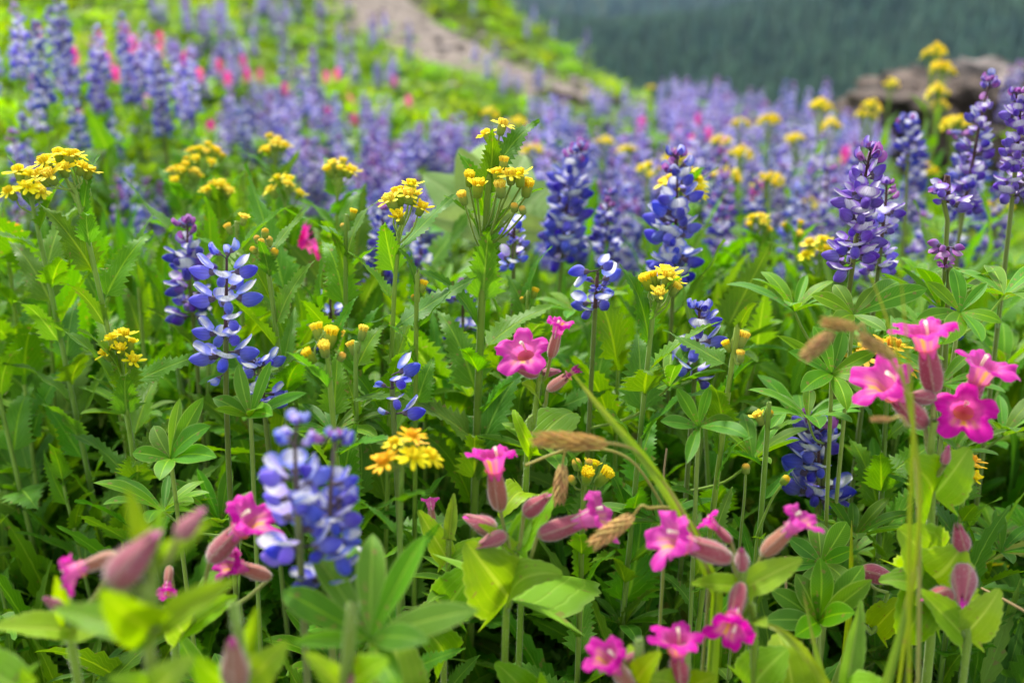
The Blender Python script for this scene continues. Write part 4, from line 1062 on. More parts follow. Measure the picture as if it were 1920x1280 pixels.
monkeyflower([(1735, 1300, .54), (1736, 1120, .525), (1746, 960, .51), (1745, 850, .50), (1752, 790, .495)], 'tall pink monkeyflower with a face-on magenta bloom and striped clasping leaves', seed=6, r0=.0024,
    flowers=[((1752, 738, .50), (1730, 602, .488), 2, (1750, 800, .495), V((0, .4, 1))), ((1796, 790, .52), (1856, 668, .50), 2, (1752, 790, .495), V((.3, .6, 1))), ((1798, 782, .530), (1812, 768, .492), 0, (1752, 790, .495), V((0, 0, 1))), ((1735, 800, .505), (1645, 700, .490), 0, (1750, 860, .50), V((.3, -.4, 1)))],
    buds=[((1752, 745, .50), (1708, 742, .495), (1752, 790, .495)), ((1770, 872, .49), (1778, 838, .49), (1750, 880, .50)), ((1768, 1128, .51), (1722, 1114, .51), (1740, 1150, .525))],
    leaves=[((1748, 935, .51), (1682, 862, .49), 1, 1.25, V((.3, -1, .6))), ((1750, 930, .51), (1815, 838, .50), 1, 1.15, V((-.4, -1, .3))), ((1738, 1085, .52), (1665, 990, .50), 1, 1.3, V((.5, -.9, .5))), ((1742, 1085, .52), (1805, 1010, .49), 1, 1.5, V((-.3, -1, .4))), ((1740, 1150, .525), (1690, 1080, .50), 3, 1), ((1738, 1090, .52), (1700, 1200, .51), 3, 1.3)])
monkeyflower([(1802, 1300, .50), (1806, 1190, .49), (1808, 1130, .485)], 'monkeyflower in bud with two reddish buds stacked on a forked stem', seed=8,
    flowers=[], buds=[((1808, 1058, .485), (1805, 1128, .47), (1806, 1180, .49)), ((1806, 1035, .49), (1795, 985, .485), (1808, 1170, .49)), ((1788, 1112, .49), (1735, 1122, .485), (1806, 1180, .49))],
    leaves=[((1806, 1190, .49), (1735, 1115, .475), 2, 1.0, V((0, -1, .7))), ((1808, 1190, .49), (1872, 1100, .48), 1, .9, V((-.4, -1, .3)))])
monkeyflower([(290, 1320, .335), (289, 1180, .325), (285, 1050, .32), (290, 1010, .32)], 'blurred lime monkeyflower in front with two fat reddish buds', seed=10, r0=.0019,
    buds=[((205, 1100, .315), (290, 1005, .318), (288, 1080, .32)), ((330, 1010, .315), (378, 958, .32), (290, 1060, .32))],
    leaves=[((288, 1180, .325), (185, 1095, .305), 1, .8, V((.3, -1, .5))), ((290, 1185, .325), (425, 1090, .32), 2, .8, V((-.3, -.6, 1))), ((287, 1060, .32), (240, 925, .32), 2, .6), ((290, 1055, .32), (385, 985, .32), 2, .7, V((0, -1, .6))), ((290, 1050, .32), (300, 950, .33), 2, .5), ((286, 1190, .325), (110, 1140, .33), 2, .8, V((0, -.7, 1))), ((288, 1300, .33), (370, 1225, .325), 1, .8, V((0, -1, .6))), ((288, 1300, .33), (200, 1270, .32), 1, .8, V((0, -.8, 1)))])
monkeyflower([(150, 1300, .43), (132, 1170, .41), (130, 1120, .41)], 'pink monkeyflower drooping left behind the blurred lime leaves', seed=12,
    flowers=[((222, 1040, .40), (118, 1078, .40), 1, (130, 1165, .41))], buds=[((118, 1140, .40), (85, 1122, .395))],
    leaves=[((130, 1180, .41), (0, 1172, .39), 2, 1.1), ((132, 1180, .41), (228, 1150, .40), 2, 1.2), ((130, 1170, .41), (105, 1090, .40), 2, .7)])
monkeyflower([(330, 1290, .50), (350, 1180, .485), (375, 1110, .475)], 'pink monkeyflower with two magenta blooms facing right beside the blurred lupine', seed=14,
    flowers=[((392, 1052, .465), (482, 958, .455), 2, (362, 1150, .48)), ((508, 1082, .48), (418, 1052, .465), 1, (390, 1150, .48)), ((318, 1060, .50), (312, 1118, .49), 3, (340, 1180, .485))],
    leaves=[((350, 1180, .485), (430, 1120, .47), 2, .9), ((345, 1190, .485), (300, 1130, .47), 1, .9), ((375, 1120, .48), (420, 1060, .5), 2, .8)])
monkeyflower([(1200, 1340, .44), (1192, 1275, .43), (1186, 1240, .43)], 'pink monkeyflower at the bottom, bloom rising left from a green bud cluster', seed=16,
    flowers=[((1192, 1300, .43), (1130, 1218, .42), 1, (1196, 1290, .43))], buds=[((1172, 1238, .43), (1200, 1222, .43))],
    leaves=[((1190, 1285, .43), (1245, 1220, .42), 1, .8), ((1185, 1290, .43), (1190, 1205, .44), 3, .8)])
monkeyflower([(1285, 1340, .45), (1280, 1290, .44), (1278, 1270, .44)], 'pink monkeyflower at the bottom with an upright bloom left of the hanging one', seed=18,
    flowers=[((1276, 1290, .44), (1268, 1180, .43), 2, (1279, 1300, .44), V((0, .3, 1)))],
    leaves=[((1280, 1300, .44), (1210, 1275, .43), 1, 1.0), ((1282, 1300, .44), (1350, 1270, .43), 1, 1.0)])
monkeyflower([(640, 1330, .36), (655, 1290, .36), (662, 1275, .36)], 'single reddish monkeyflower bud rising at the bottom below a palmate leaf', seed=20, buds=[((648, 1300, .36), (686, 1238, .358))],
    leaves=[((655, 1300, .36), (740, 1240, .35), 1, 1), ((650, 1300, .36), (580, 1230, .35), 2, 1)])
monkeyflower([(470, 1330, .36), (460, 1290, .36), (450, 1270, .36)], 'blurred reddish monkeyflower bud upright among lime tips', seed=21, buds=[((446, 1290, .35), (436, 1205, .345))],
    leaves=[((450, 1290, .36), (478, 1150, .36), 2, .6, V((0, -1, .3))), ((448, 1290, .36), (370, 1220, .35), 1, 1.0, V((0, -1, .3))), ((448, 1290, .36), (540, 1200, .36), 1, .8, V((0, -1, .3)))])
monkeyflower([(832, 1290, .56), (838, 1140, .545), (842, 1010, .535)], 'leafy monkeyflower with one small shy pink bloom behind the orange groundsel', seed=22,
    flowers=[((812, 985, .545), (806, 930, .55), 3, (842, 1010, .535))], buds=[],
    leaves=[((840, 1050, .54), (790, 965, .53), 2, 1.0, V((.3, -1, .3))), ((842, 1050, .54), (905, 1010, .53), 2, .9), ((838, 1140, .545), (905, 1050, .53), 1, 1.0, V((-.2, -1, .4))), ((838, 1145, .545), (770, 1180, .53), 1, 1.0), ((842, 1010, .535), (850, 930, .54), 2, .7), ((832, 1240, .55), (800, 1180, .53), 3, 1.3)])
monkeyflower([(1560, 1290, .60), (1640, 1180, .59), (1665, 1110, .58)], 'single dark red monkeyflower bud lying over pointed palmate leaves', seed=24, buds=[((1612, 1068, .575), (1682, 1088, .57))], leaves=[((1640, 1180, .59), (1700, 1120, .58), 1, 1)])
# lime leaf tips nearest the lens
def lime_tips(px, py, d, label, seed, n=6):
    r = random.Random(seed); F0 = P(px, py, d); foot = Vector((F0.x, F0.y + .01, g(F0.x, F0.y) - .01)); root = thing('leafy_stem', foot, label, 'leafy plant')
    b = MB(); tube(b, smooth_pts([Vector((0, 0, 0)), (F0 - foot) * .5, F0 - foot], 5), .0022, .0015, G_LIME, G_LIME, 8); link('stem', b.mesh('stem', M_STEM), root)
    for i in range(n):
        a = i * 2.4 + seed; el = r.uniform(.3, 1.1); q = (F0 - foot) * (1 - .10 * (i // 2))
        link('leaf', MLM[r.choice((0, 1, 2))], root, frame(q, (math.cos(a) * math.cos(el), math.sin(a) * math.cos(el), math.sin(el)), (0, -.7, 1), (r.uniform(.6, .9), r.uniform(.5, .9), .8)))
lime_tips(40, 1290, .38, 'blurred lime leaf tips filling the bottom corner', 3, 4)
lime_tips(1585, 1300, .46, 'broad green leafy stem at the bottom beside the sedge blades', 5, 8)
lime_tips(1490, 1310, .46, 'curled green leaves at the bottom under the hanging pink bloom', 8, 8)
lime_tips(1010, 1330, .50, 'soft curled green leaves at the foot of the lime leaved monkeyflower', 9, 6)
lime_tips(760, 1330, .44, 'curled lime leaves at the bottom right of the reddish bud', 12, 6)

# ---- big palmate leaves in front
def hero_palm(cx, cy, d, tips, foot, label, seed=0, wd=1.0):
    r = random.Random(seed); C_ = P(cx, cy, d); F_ = P(*foot); ft = Vector((F_.x, F_.y, g(F_.x, F_.y) - .01)); root = thing('lupine_leaf_stalk', ft, label, 'lupine leaf')
    b = MB(); tube(b, smooth_pts([Vector((0, 0, 0)), (F_ - ft) * .55, C_ - ft], 6), .0017, .0012, G_STEM, (.3, .4, .08), 8); link('stalk', b.mesh('stalk', M_STEM), root)
    for (tx, ty, dd) in tips:
        A = P(tx, ty, d + dd) - C_; s = A.length / .0445
        link('leaflet', r.choice(LFTM), root, frame(C_ - ft, A, Vector((r.uniform(-.3, .3), -.75, .9)), (s, s ** .4 * wd, s)))
hero_palm(695, 1198, .40, [(700, 1005, .02), (795, 1008, .01), (885, 1140, -.02), (790, 1195, -.03), (535, 1110, .02), (590, 1040, .03), (745, 1290, -.03), (640, 1010, .05), (560, 1200, -.03)], (680, 1300, .42), 'large smooth palmate lupine leaf with long rounded leaflets, slightly blurred', 1, .95)
hero_palm(470, 782, .555, [(448, 685, .0), (505, 680, .0), (565, 735, -.02), (515, 783, -.03), (400, 748, 0), (438, 735, .02), (408, 765, -.02), (475, 735, .01), (492, 765, -.03)], (440, 850, .57), 'bright palmate lupine leaf across the stem of the sky blue lupine', 2, .95)
hero_palm(1535, 1165, .53, [(1535, 1045, .0), (1490, 1075, .0), (1620, 1060, .0), (1632, 1088, -.02), (1450, 1105, 0), (1608, 1150, -.03), (1500, 1185, -.03), (1440, 1160, -.01)], (1600, 1290, .54), 'pointed palmate lupine leaf low beside the pink cluster', 3, 1.1)
hero_palm(1540, 1055, .60, [(1530, 980, .02), (1590, 975, .01), (1480, 1010, 0), (1590, 1090, -.03), (1460, 1060, -.02), (1600, 1030, -.01), (1500, 1110, -.03)], (1548, 1200, .63), 'dark flat palmate leaf behind the right pink trumpet', 4, 1.2)
hero_palm(320, 860, .57, [(335, 750, 0), (380, 748, 0), (400, 800, -.02), (290, 800, .01), (300, 890, -.03), (395, 850, -.03), (250, 850, 0)], (330, 960, .59), 'dark green palmate leaf left of the sky blue lupine stem', 5)
hero_palm(1310, 800, .56, [(1270, 730, 0), (1330, 725, 0), (1375, 790, 0), (1400, 810, -.03), (1290, 860, -.03), (1240, 790, -.01)], (1320, 930, .58), 'palmate leaf between the two slender groundsels', 6)
hero_palm(1560, 700, .60, [(1465, 628, 0), (1530, 610, 0), (1580, 620, .01), (1640, 660, 0), (1480, 660, -.01), (1650, 715, -.02), (1590, 760, -.03), (1500, 740, -.03)], (1600, 830, .62), 'pale edged palmate leaf under the brown sedge heads', 7)
hero_palm(1600, 590, .60, [(1520, 555, 0), (1565, 530, .01), (1640, 540, 0), (1735, 545, 0), (1560, 610, -.02), (1660, 620, -.02), (1690, 520, .02)], (1610, 700, .62), 'bright palmate leaf directly below the dense purple spike', 8)
hero_palm(1800, 585, .58, [(1790, 500, .01), (1850, 530, 0), (1740, 530, 0), (1880, 600, -.01), (1720, 600, -.01), (1840, 640, -.03), (1765, 650, -.03)], (1790, 720, .6), 'palmate leaf under the magenta purple bud tip', 9)

# ---- sedges and grass
def blade(pts, label, w=.0032, name='grass_blade', cat='grass', col=(1, 1, 1)):
    W = smooth_pts([P(*q) for q in pts], 7); f = W[0]; ft = Vector((f.x, f.y, g(f.x, f.y) - .01))
    W = smooth_pts([ft, (ft + f) / 2 + Vector((.004, 0, 0)), f], 5)[:-1] + W
    b = MB(); rows = []; n = len(W)
    for i, p in enumerate(W):
        t = i / (n - 1); T = (W[min(n - 1, i + 1)] - W[max(0, i - 1)]).normalized(); v = (p - CAM).normalized()
        S = T.cross(v); S = S.normalized() if S.length > .05 else Vector((1, 0, 0)); Nn = S.cross(T)
        ww = w * max(.06, (1 - t ** 3.0)) * (.7 + .3 * min(1, t * 3))
        rows.append([(p - ft + S * u * ww - Nn * abs(u) * ww * .55, col, (.5 + u / 2, t)) for u in (-1, -.5, 0, .5, 1)])
    b.grid(rows); o = link(name, b.mesh(name, M_GR)); o.location = ft; o['label'] = label; o['category'] = cat; return o
blade([(1345, 1110, .47), (1290, 990, .46), (1215, 870, .45), (1130, 770, .45), (1068, 692, .45)], 'broad green blade arching up left to the withered monkeyflower calyx', .0030, col=(1, .95, .7))
blade([(1705, 1280, .42), (1705, 1000, .41), (1712, 800, .40), (1700, 640, .40), (1686, 490, .40)], 'tall straight olive blade crossing in front of the pink trumpets', .0010, col=(1.1, .95, .55))
blade([(1690, 1250, .44), (1725, 950, .42), (1700, 740, .42), (1660, 590, .42), (1625, 502, .42)], 'olive blade leaning left beside the straight one', .0010, col=(1.1, .95, .55))
blade([(1560, 1300, .45), (1505, 1220, .44), (1460, 1180, .44), (1415, 1165, .45)], 'yellow green blade with an orange kink bending left', .0024, col=(1.5, 1.2, .5))
blade([(1555, 1300, .47), (1530, 1220, .46), (1505, 1105, .46)], 'short upright green blade with a brown tip', .0016)
blade([(1596, 1120, .56), (1596, 1050, .55), (1597, 975, .55)], 'stiff pointed blade standing before the dark leaves', .0018)
blade([(1660, 1290, .43), (1690, 1180, .42), (1712, 1070, .42)], 'dark green blade leaning right at the foot of the olive blades', .0024, col=(.6, .8, .6))
def sedge(stem, heads, label, seed=0, thick=.0007):
    W = smooth_pts([P(*q) for q in stem], 6); f = W[0]; ft = Vector((f.x, f.y, g(f.x, f.y) - .01)); W = smooth_pts([ft, (ft + f) / 2, f], 4)[:-1] + W
    root = thing('sedge', ft, label, 'sedge'); b = MB(); tube(b, [p - ft for p in W], thick * 1.3, thick, (.26, .33, .06), (.42, .33, .07), 6)
    r = random.Random(seed); hs = []
    for (A, B, wd, att) in heads:
        a_, b_ = P(*A) - ft, P(*B) - ft
        if att: 
            n_ = P(*att) - ft; tube(b, smooth_pts([n_, (n_ + a_) / 2 + Vector((0, 0, .003)), a_], 4), thick, thick * .8, (.42, .38, .07), (.42, .33, .07), 5)
        h = MB(); L = 1.0
        for k in range(70):
            t = k / 70; rr = .16 * math.sin(PI * (t * .85 + .1)) ** .7; a = k * 2.4; e = .38
            c = r.uniform(.7, 1.4); c = (c, c * r.uniform(.8, 1.1), c * .8)
            h.add(leaf_mb(.23, .046, p_lance, 3, fold=.7, curl=-.4, col=c, cols=2, seed=k), frame((t * .88, rr * .6 * math.cos(a), rr * .6 * math.sin(a)), (1, e * math.cos(a), e * math.sin(a)), (0, math.cos(a), math.sin(a))))
        rows = [[((t, .08 * math.sin(PI * min(1, t * .9 + .06)) * math.cos(q * PI / 4), .10 * math.sin(PI * min(1, t * .9 + .06)) * math.sin(q * PI / 4)), (.7, .6, .5), (q / 8, t)) for q in range(8)] for t in (0, .25, .5, .75, .97)]
        h.grid(rows, 0, True)
        L = (b_ - a_).length; link('seed_head', h.mesh('seed_head', M_SEED), root, frame(a_, b_ - a_, Vector((0, 0, 1)), (L, L * wd, L * wd)))
    link('stem', b.mesh('stem', M_STEM), root)
sedge([(1340, 1100, .47), (1280, 960, .455), (1200, 850, .45), (1120, 828, .445)], [((1140, 832, .445), (998, 822, .44), .75, None)], 'arching sedge with one horizontal fuzzy brown head over the upright trumpet', 1)
sedge([(1330, 1090, .475), (1310, 1000, .47), (1265, 955, .465), (1215, 952, .46)], [((1188, 965, .46), (1108, 1022, .455), 1.0, (1215, 952, .46))], 'sedge whose drooping tan head points down left across the pink petals', 2)
sedge([(1250, 960, .50), (1180, 860, .49), (1080, 840, .49), (985, 872, .485)], [((1055, 868, .49), (1048, 945, .488), 1.1, (1062, 845, .49))], 'thin sedge with one brown head hanging straight down', 3)
sedge([(1722, 1270, .43), (1722, 950, .425), (1700, 730, .42), (1620, 622, .42)], [((1680, 672, .42), (1608, 628, .42), 1.0, None), ((1610, 615, .42), (1540, 602, .418), 1.0, (1622, 622, .42)), ((1562, 622, .42), (1505, 672, .418), 1.25, (1575, 618, .42)), ((1672, 786, .42), (1632, 785, .42), .9, (1702, 800, .42))], 'sedge with four tan heads nodding left from an olive stem', 4)

def straw(pts, label):
    W = smooth_pts([P(*q) for q in pts], 6); ft = W[0].copy(); b = MB(); tube(b, [p - ft for p in W], .0008, .0006, (.50, .36, .18), (.45, .3, .15), 6)
    o = link('dry_stalk', b.mesh('dry_stalk', M_STEM)); o.location = ft; o['label'] = label; o['category'] = 'dry stalk'
straw([(1476, 1180, .58), (1474, 1110, .57), (1473, 1042, .565)], 'upright dry straw stalk beside the right pink trumpet')
straw([(1930, 1150, .50), (1880, 1122, .51), (1840, 1102, .52)], 'dry straw stalk slanting in from the edge')
straw([(1262, 935, .60), (1245, 900, .60), (1250, 840, .60)], 'thin dry stalk beside the broad arching blade')
def budstalk(pts, label):
    W = smooth_pts([P(*q) for q in pts], 5); f = W[0]; ft = Vector((f.x, f.y, g(f.x, f.y))); root = thing('budding_herb', ft, label, 'herb')
    b = MB(); tube(b, [Vector((0, 0, 0))] + [p - ft for p in W], .0009, .0007, G_LIME, G_LIME, 6); link('stem', b.mesh('stem', M_STEM), root)
    link('bud', HBUD, root, frame(W[-1] - ft, W[-1] - W[-3], Vector((1, 0, 0)), .95))
budstalk([(1390, 990, .60), (1396, 930, .59), (1398, 888, .585)], 'small round green bud on an upright stalk left of the deep blue lupine')
budstalk([(1420, 1000, .60), (1445, 940, .59), (1466, 908, .585)], 'green bud on a stalk leaning towards the deep blue lupine')

# ---- pale broad leaved plant behind the tallest groundsel
root = thing('false_hellebore', (lambda q: Vector((q.x, q.y, g(q.x, q.y))))(P(930, 470, 0.98)), 'pale broad leaved plant with pleated leaves fanning out behind the tallest groundsel', 'broad leaved plant')
HBL = leaf_mb(.16, .045, p_ov, 22, fold=.25, curl=.4, ripple=.03, seed=5, cols=8).mesh('broad_leaf', M_VL)
b = MB(); tube(b, [Vector((0, 0, 0)), Vector((0, 0, .25)), P(930, 430, 0.98) - root.location], .006, .004, G_LIME, G_LIME, 9); link('stem', b.mesh('stem', M_STEM), root)
for (tx, ty, dd, wd) in ((862, 275, 0, 1.0), (790, 318, .02, .9), (1040, 335, .03, 1.1), (900, 250, .08, .8), (985, 275, .06, .9), (800, 400, -.04, .8), (1050, 430, -.02, .9)):
    A = P(930, 430, 0.98) - root.location; B = P(tx, ty, 0.98 + dd) - root.location; s = (B - A).length / .155
    link('leaf', HBL, root, frame(A, B - A, Vector((0, -.9, .5)), (s, s * wd, s)))

# ================================================================== REPEATS
LMK = [(105, 340, 'the large flowered groundsel'), (50, 370, 'the golden edge groundsel'), (430, 580, 'the sparse sky blue lupine'), (350, 470, 'the violet blue lupine'), (590, 920, 'the out of focus lupine pair'), (740, 770, 'the few-flowered dark stem'),
       (1610, 400, 'the dense purple lupine'), (1768, 430, 'the one-whorl purple lupine'), (1530, 870, 'the deep blue lupine in shade'), (1075, 400, 'the bold blue and white lupine'), (1265, 450, 'the lupine with bare dark stem'), (930, 260, 'the top of the tallest groundsel'),
       (900, 600, 'the stem of the tallest groundsel'), (760, 400, 'the orange yellow loose cluster'), (1235, 550, 'the freshly opening groundsel'), (1380, 670, 'the slim young groundsel'), (225, 680, 'the low golden groundsel'), (612, 665, 'the fat budded groundsel'),
       (765, 880, 'the blurred orange groundsel'), (980, 650, 'the face-on pink bloom'), (920, 860, 'the upright pink trumpet'), (1100, 970, 'the sideways pink trumpet'), (1370, 1030, 'the four-bloomed pink cluster'), (1815, 765, 'the face-on magenta bloom'), (1550, 640, 'the nodding sedge heads'),
       (1800, 1080, 'the stacked reddish buds'), (245, 1050, 'the fat blurred buds'), (460, 1020, 'the two right-facing pink blooms'), (700, 1100, 'the large smooth palmate leaf'), (1140, 780, 'the broad arching blade'), (1700, 900, 'the tall olive blades'), (500, 480, 'the unopened groundsel'),
       (385, 300, 'the wide lime yellow cluster'), (600, 370, 'the bright magenta paintbrushes'), (1750, 110, 'the highest far yellow head'), (1540, 205, 'the round yellow drift-edge head'), (150, 45, 'the topmost magenta blobs'), (1750, 150, 'the brown rock'), (1060, 240, 'the middle of the lupine drift'), (930, 340, 'the pale broad leaves'),
       (20, 900, 'the left edge'), (1400, 890, 'the round green buds'), (1020, 740, 'the withered monkeyflower calyx')]
def near(px, py):
    l = min(LMK, key=lambda q: math.hypot(q[0] - px, (q[1] - py)))
    dx, dy = px - l[0], py - l[1]; d = math.hypot(dx, dy)
    if d < 35: return 'right beside ' + l[2]
    h = 'left of' if dx < 0 else 'right of'; v = 'above' if dy < 0 else 'below'
    if abs(dx) > 2 * abs(dy): return ('just ' if d < 90 else 'some way ') + h + ' ' + l[2]
    if abs(dy) > 2 * abs(dx): return ('just ' if d < 90 else 'some way ') + v + ' ' + l[2]
    return v + ' and ' + h + ' ' + l[2]
CKN = {'blue': 'blue', 'indigo': 'indigo', 'purple': 'purple', 'lavender': 'pale lavender', 'rose': 'rose'}
def lup(T, ck, label, group, q=None):
    sx, sy, _ = scr(T); place(rnd.choice(PL[ck]), T, CKN[ck] + ' lupine ' + near(sx, sy + 30), 'lupines of the soft focus drifts', q=q)
G1 = 'lupines in the blurred upper left'; LB1 = 'blurred lavender blue lupine on the upper left slope near magenta paintbrushes'
for (px, py, d) in ((28, 15, 1.15), (40, 150, 1.25), (20, 225, 1.1), (108, -5, 1.25), (118, 20, 1.35), (170, 55, 1.25), (185, 130, 1.3), (150, 175, 1.2), (235, 30, 1.5), (250, 70, 1.35), (280, 75, 1.35), (305, 85, 1.4), (330, 100, 1.35),
        (355, 140, 1.4), (248, 120, 1.5), (265, 50, 1.6), (140, 90, 1.6), (5, 60, 1.4), (60, 90, 1.9)):
    lup(P(px, py, d * 1.22), 'lavender' if rnd.random() < .55 else 'blue', LB1, G1, .8)
    if rnd.random() < .8: lup(P(px + rnd.uniform(-30, 30), py + rnd.uniform(5, 35), (d + rnd.uniform(-.1, .1)) * 1.22), 'lavender' if rnd.random() < .55 else 'blue', LB1, G1, .8)
G2 = 'lupines in the middle left band'; LB2 = 'soft focus blue violet lupine in the band behind the left groundsels'
for (px, py, d) in ((440, 170, 1.5), (425, 195, 1.7), (490, 180, 1.5), (510, 170, 1.6), (575, 90, 1.9), (520, 95, 2.0), (580, 130, 1.8), (635, 180, 1.6), (620, 200, 1.7), (540, 230, 1.35), (560, 245, 1.3), (585, 270, 1.25), (630, 290, 1.25), (665, 270, 1.3), (690, 300, 1.2),
        (65, 300, 1.0), (75, 310, 1.05), (120, 290, 1.15), (215, 325, .98), (225, 345, 1.0), (278, 338, 1.1), (12, 385, 1.0), (45, 395, .95), (150, 255, 1.3), (205, 200, 1.25), (90, 480, 1.0)):
    lup(P(px, py, d * 1.40), 'lavender' if rnd.random() < .4 else ('blue' if rnd.random() < .6 else 'purple'), LB2, G2, .95)
    if rnd.random() < .4: lup(P(px + rnd.uniform(-30, 30), py + rnd.uniform(5, 35), (d + rnd.uniform(-.1, .1)) * 1.40), 'lavender' if rnd.random() < .4 else ('blue' if rnd.random() < .6 else 'purple'), LB2, G2, .95)
G3 = 'lupines in the centre drift'; LB3 = 'pale blue violet lupine in the thick drift behind the pale broad leaves'
for (px, py, d) in ((720, 228, 1.45), (700, 260, 1.4), (745, 270, 1.35), (775, 240, 1.5), (765, 300, 1.3), (690, 330, 1.2), (720, 320, 1.25), (640, 330, 1.2), (655, 280, 1.35), (840, 225, 1.6), (855, 240, 1.6), (825, 260, 1.5), (875, 240, 1.6), (795, 350, 1.1), (815, 370, 1.1),
        (970, 240, 1.5), (1000, 255, 1.4), (1020, 215, 1.6), (1040, 190, 1.7), (1060, 230, 1.5), (1085, 240, 1.45), (1100, 280, 1.2), (1025, 290, 1.3), (1130, 250, 1.45), (1060, 190, 2.0), (1150, 300, 1.25), (1170, 260, 1.5), (1010, 310, 1.25), (1200, 330, 1.1), (1180, 380, 1.0), (1220, 300, 1.15), (1090, 330, 1.1), (1040, 350, 1.05)):
    lup(P(px, py, d * 1.42), 'lavender' if rnd.random() < .5 else ('indigo' if rnd.random() < .4 else 'blue'), LB3, G3, 1.0)
    for _ in range(2): lup(P(px + rnd.uniform(-40, 40), py + rnd.uniform(-12, 40), (d + rnd.uniform(-.1, .1)) * 1.42), 'lavender' if rnd.random() < .5 else ('indigo' if rnd.random() < .4 else 'blue'), LB3, G3, 1.0)
G4 = 'lupines in the drift before the forest'; LB4 = 'lavender blue lupine crowded in the wide drift below the dark forest'
for i in range(62):
    px = 1090 + 520 * rnd.random(); d = rnd.uniform(1.7, 4.2); py = 150 + 30 * rnd.random() + max(0, (3.7 - d)) * 58 + rnd.uniform(-10, 25) - (12 if 1250 < px < 1560 else -16)
    lup(P(px, py, d), 'lavender' if rnd.random() < .72 else 'blue', LB4, G4, 1.05)
DR = []
for k in range(3):
    b = MB(); r = random.Random(70 + k)
    for j in range(3):
        ox, oy = r.uniform(-.05, .05), r.uniform(-.05, .05); H_ = r.uniform(.30, .40); L_ = r.uniform(.08, .12)
        tube(b, [Vector((ox, oy, 0)), Vector((ox, oy, H_))], .002, .0012, G_STEM, BROWN, 4, 1)
        b.add(spike_mesh('lavender', 80 + 3 * k + j, L_, int(L_ / .0125), 6, 'blue'), Matrix.Translation((ox, oy, H_ - L_)))
        for i in range(4): b.add(PALMB[i], frame((ox + .04 * math.cos(i * 1.7), oy + .04 * math.sin(i * 1.7), .10 + .05 * i), (math.cos(i * 1.7), math.sin(i * 1.7), .1), (0, 0, 1)), 2)
    x, y = .5 + .35 * k, 3.3; DR.append(put('lupine_drift', b.mesh('lupine_drift', [M_PET, M_STEM, M_LL]), x, y, g(x, y), k, 1, kind='stuff'))
pts, rots, scl = [], [], []
for i in range(170):
    y = rnd.uniform(2.2, 4.6); x = y * rnd.uniform(.15, .37)
    if y > crest(x) + .3: continue
    pts.append((x, y, g(x, y) - .01)); rots.append((0, 0, rnd.random() * 6)); scl.append((1, 1, rnd.uniform(.8, 1.12) - .22 * sstep(3.0, 4.2, y)))
for i in range(300):
    y = rnd.uniform(2.4, 8.6); x = y * rnd.uniform(-.5, .12)
    if y > crest(x) + .2 or trail_d(x, y) < .55 or fbm(x, y, 1.1) < .22: continue
    pts.append((x, y, g(x, y) - .06)); rots.append((0, 0, rnd.random() * 6)); scl.append((1, 1, rnd.uniform(.6, .85)))
for i in range(44):
    y = rnd.uniform(1.8, 2.6); x = y * rnd.uniform(-.24, .14)
    pts.append((x, y, g(x, y) - .01)); rots.append((0, 0, rnd.random() * 6)); scl.append((1, 1, rnd.uniform(.7, .95)))
scatter('lupine_drift', DR, pts, rots, scl)
G5 = 'lupines right of the bold blue one'; LB5 = 'indigo and white lupine among yellow groundsels right of centre'
for (px, py, d) in ((1370, 290, 1.05), (1400, 305, 1.0), (1340, 330, 1.0), (1440, 340, 1.05), (1480, 350, 1.1), (1500, 370, 1.1), (1390, 370, 1.0), (1330, 390, .95), (1470, 310, 1.3), (1540, 330, 1.3), (1585, 280, 1.0), (1575, 320, .95), (1670, 390, .95), (1715, 400, 1.0), (1760, 260, 1.1), (1850, 300, 1.0), (1870, 250, 1.1), (1730, 330, 1.2), (1820, 340, 1.0), (1690, 300, 1.3), (1905, 120, 1.9), (1875, 130, 2.2)):
    lup(P(px, py, d * 1.22), 'indigo' if rnd.random() < .5 else ('blue' if rnd.random() < .6 else 'purple'), LB5, G5, .95)
G6 = 'lupines scattered on the far slope'; LB6 = 'tiny blurred violet lupine scattered over the far green slope by the stony strip'
n = 0
while n < 62:
    px = rnd.uniform(250, 1120); py = rnd.uniform(-20, 200); h_ = hit(px, py)
    if h_ is None or h_.y < 2.2 or trail_d(h_.x, h_.y) < .42 or h_.y > crest(h_.x) + .4: continue
    T = h_ + Vector((0, 0, rnd.uniform(.20, .30)));
    if rnd.random() < .5 and fbm(h_.x, h_.y, .9) < 0: continue
    lup(T, 'lavender' if rnd.random() < .6 else 'purple', LB6, G6, .9); n += 1
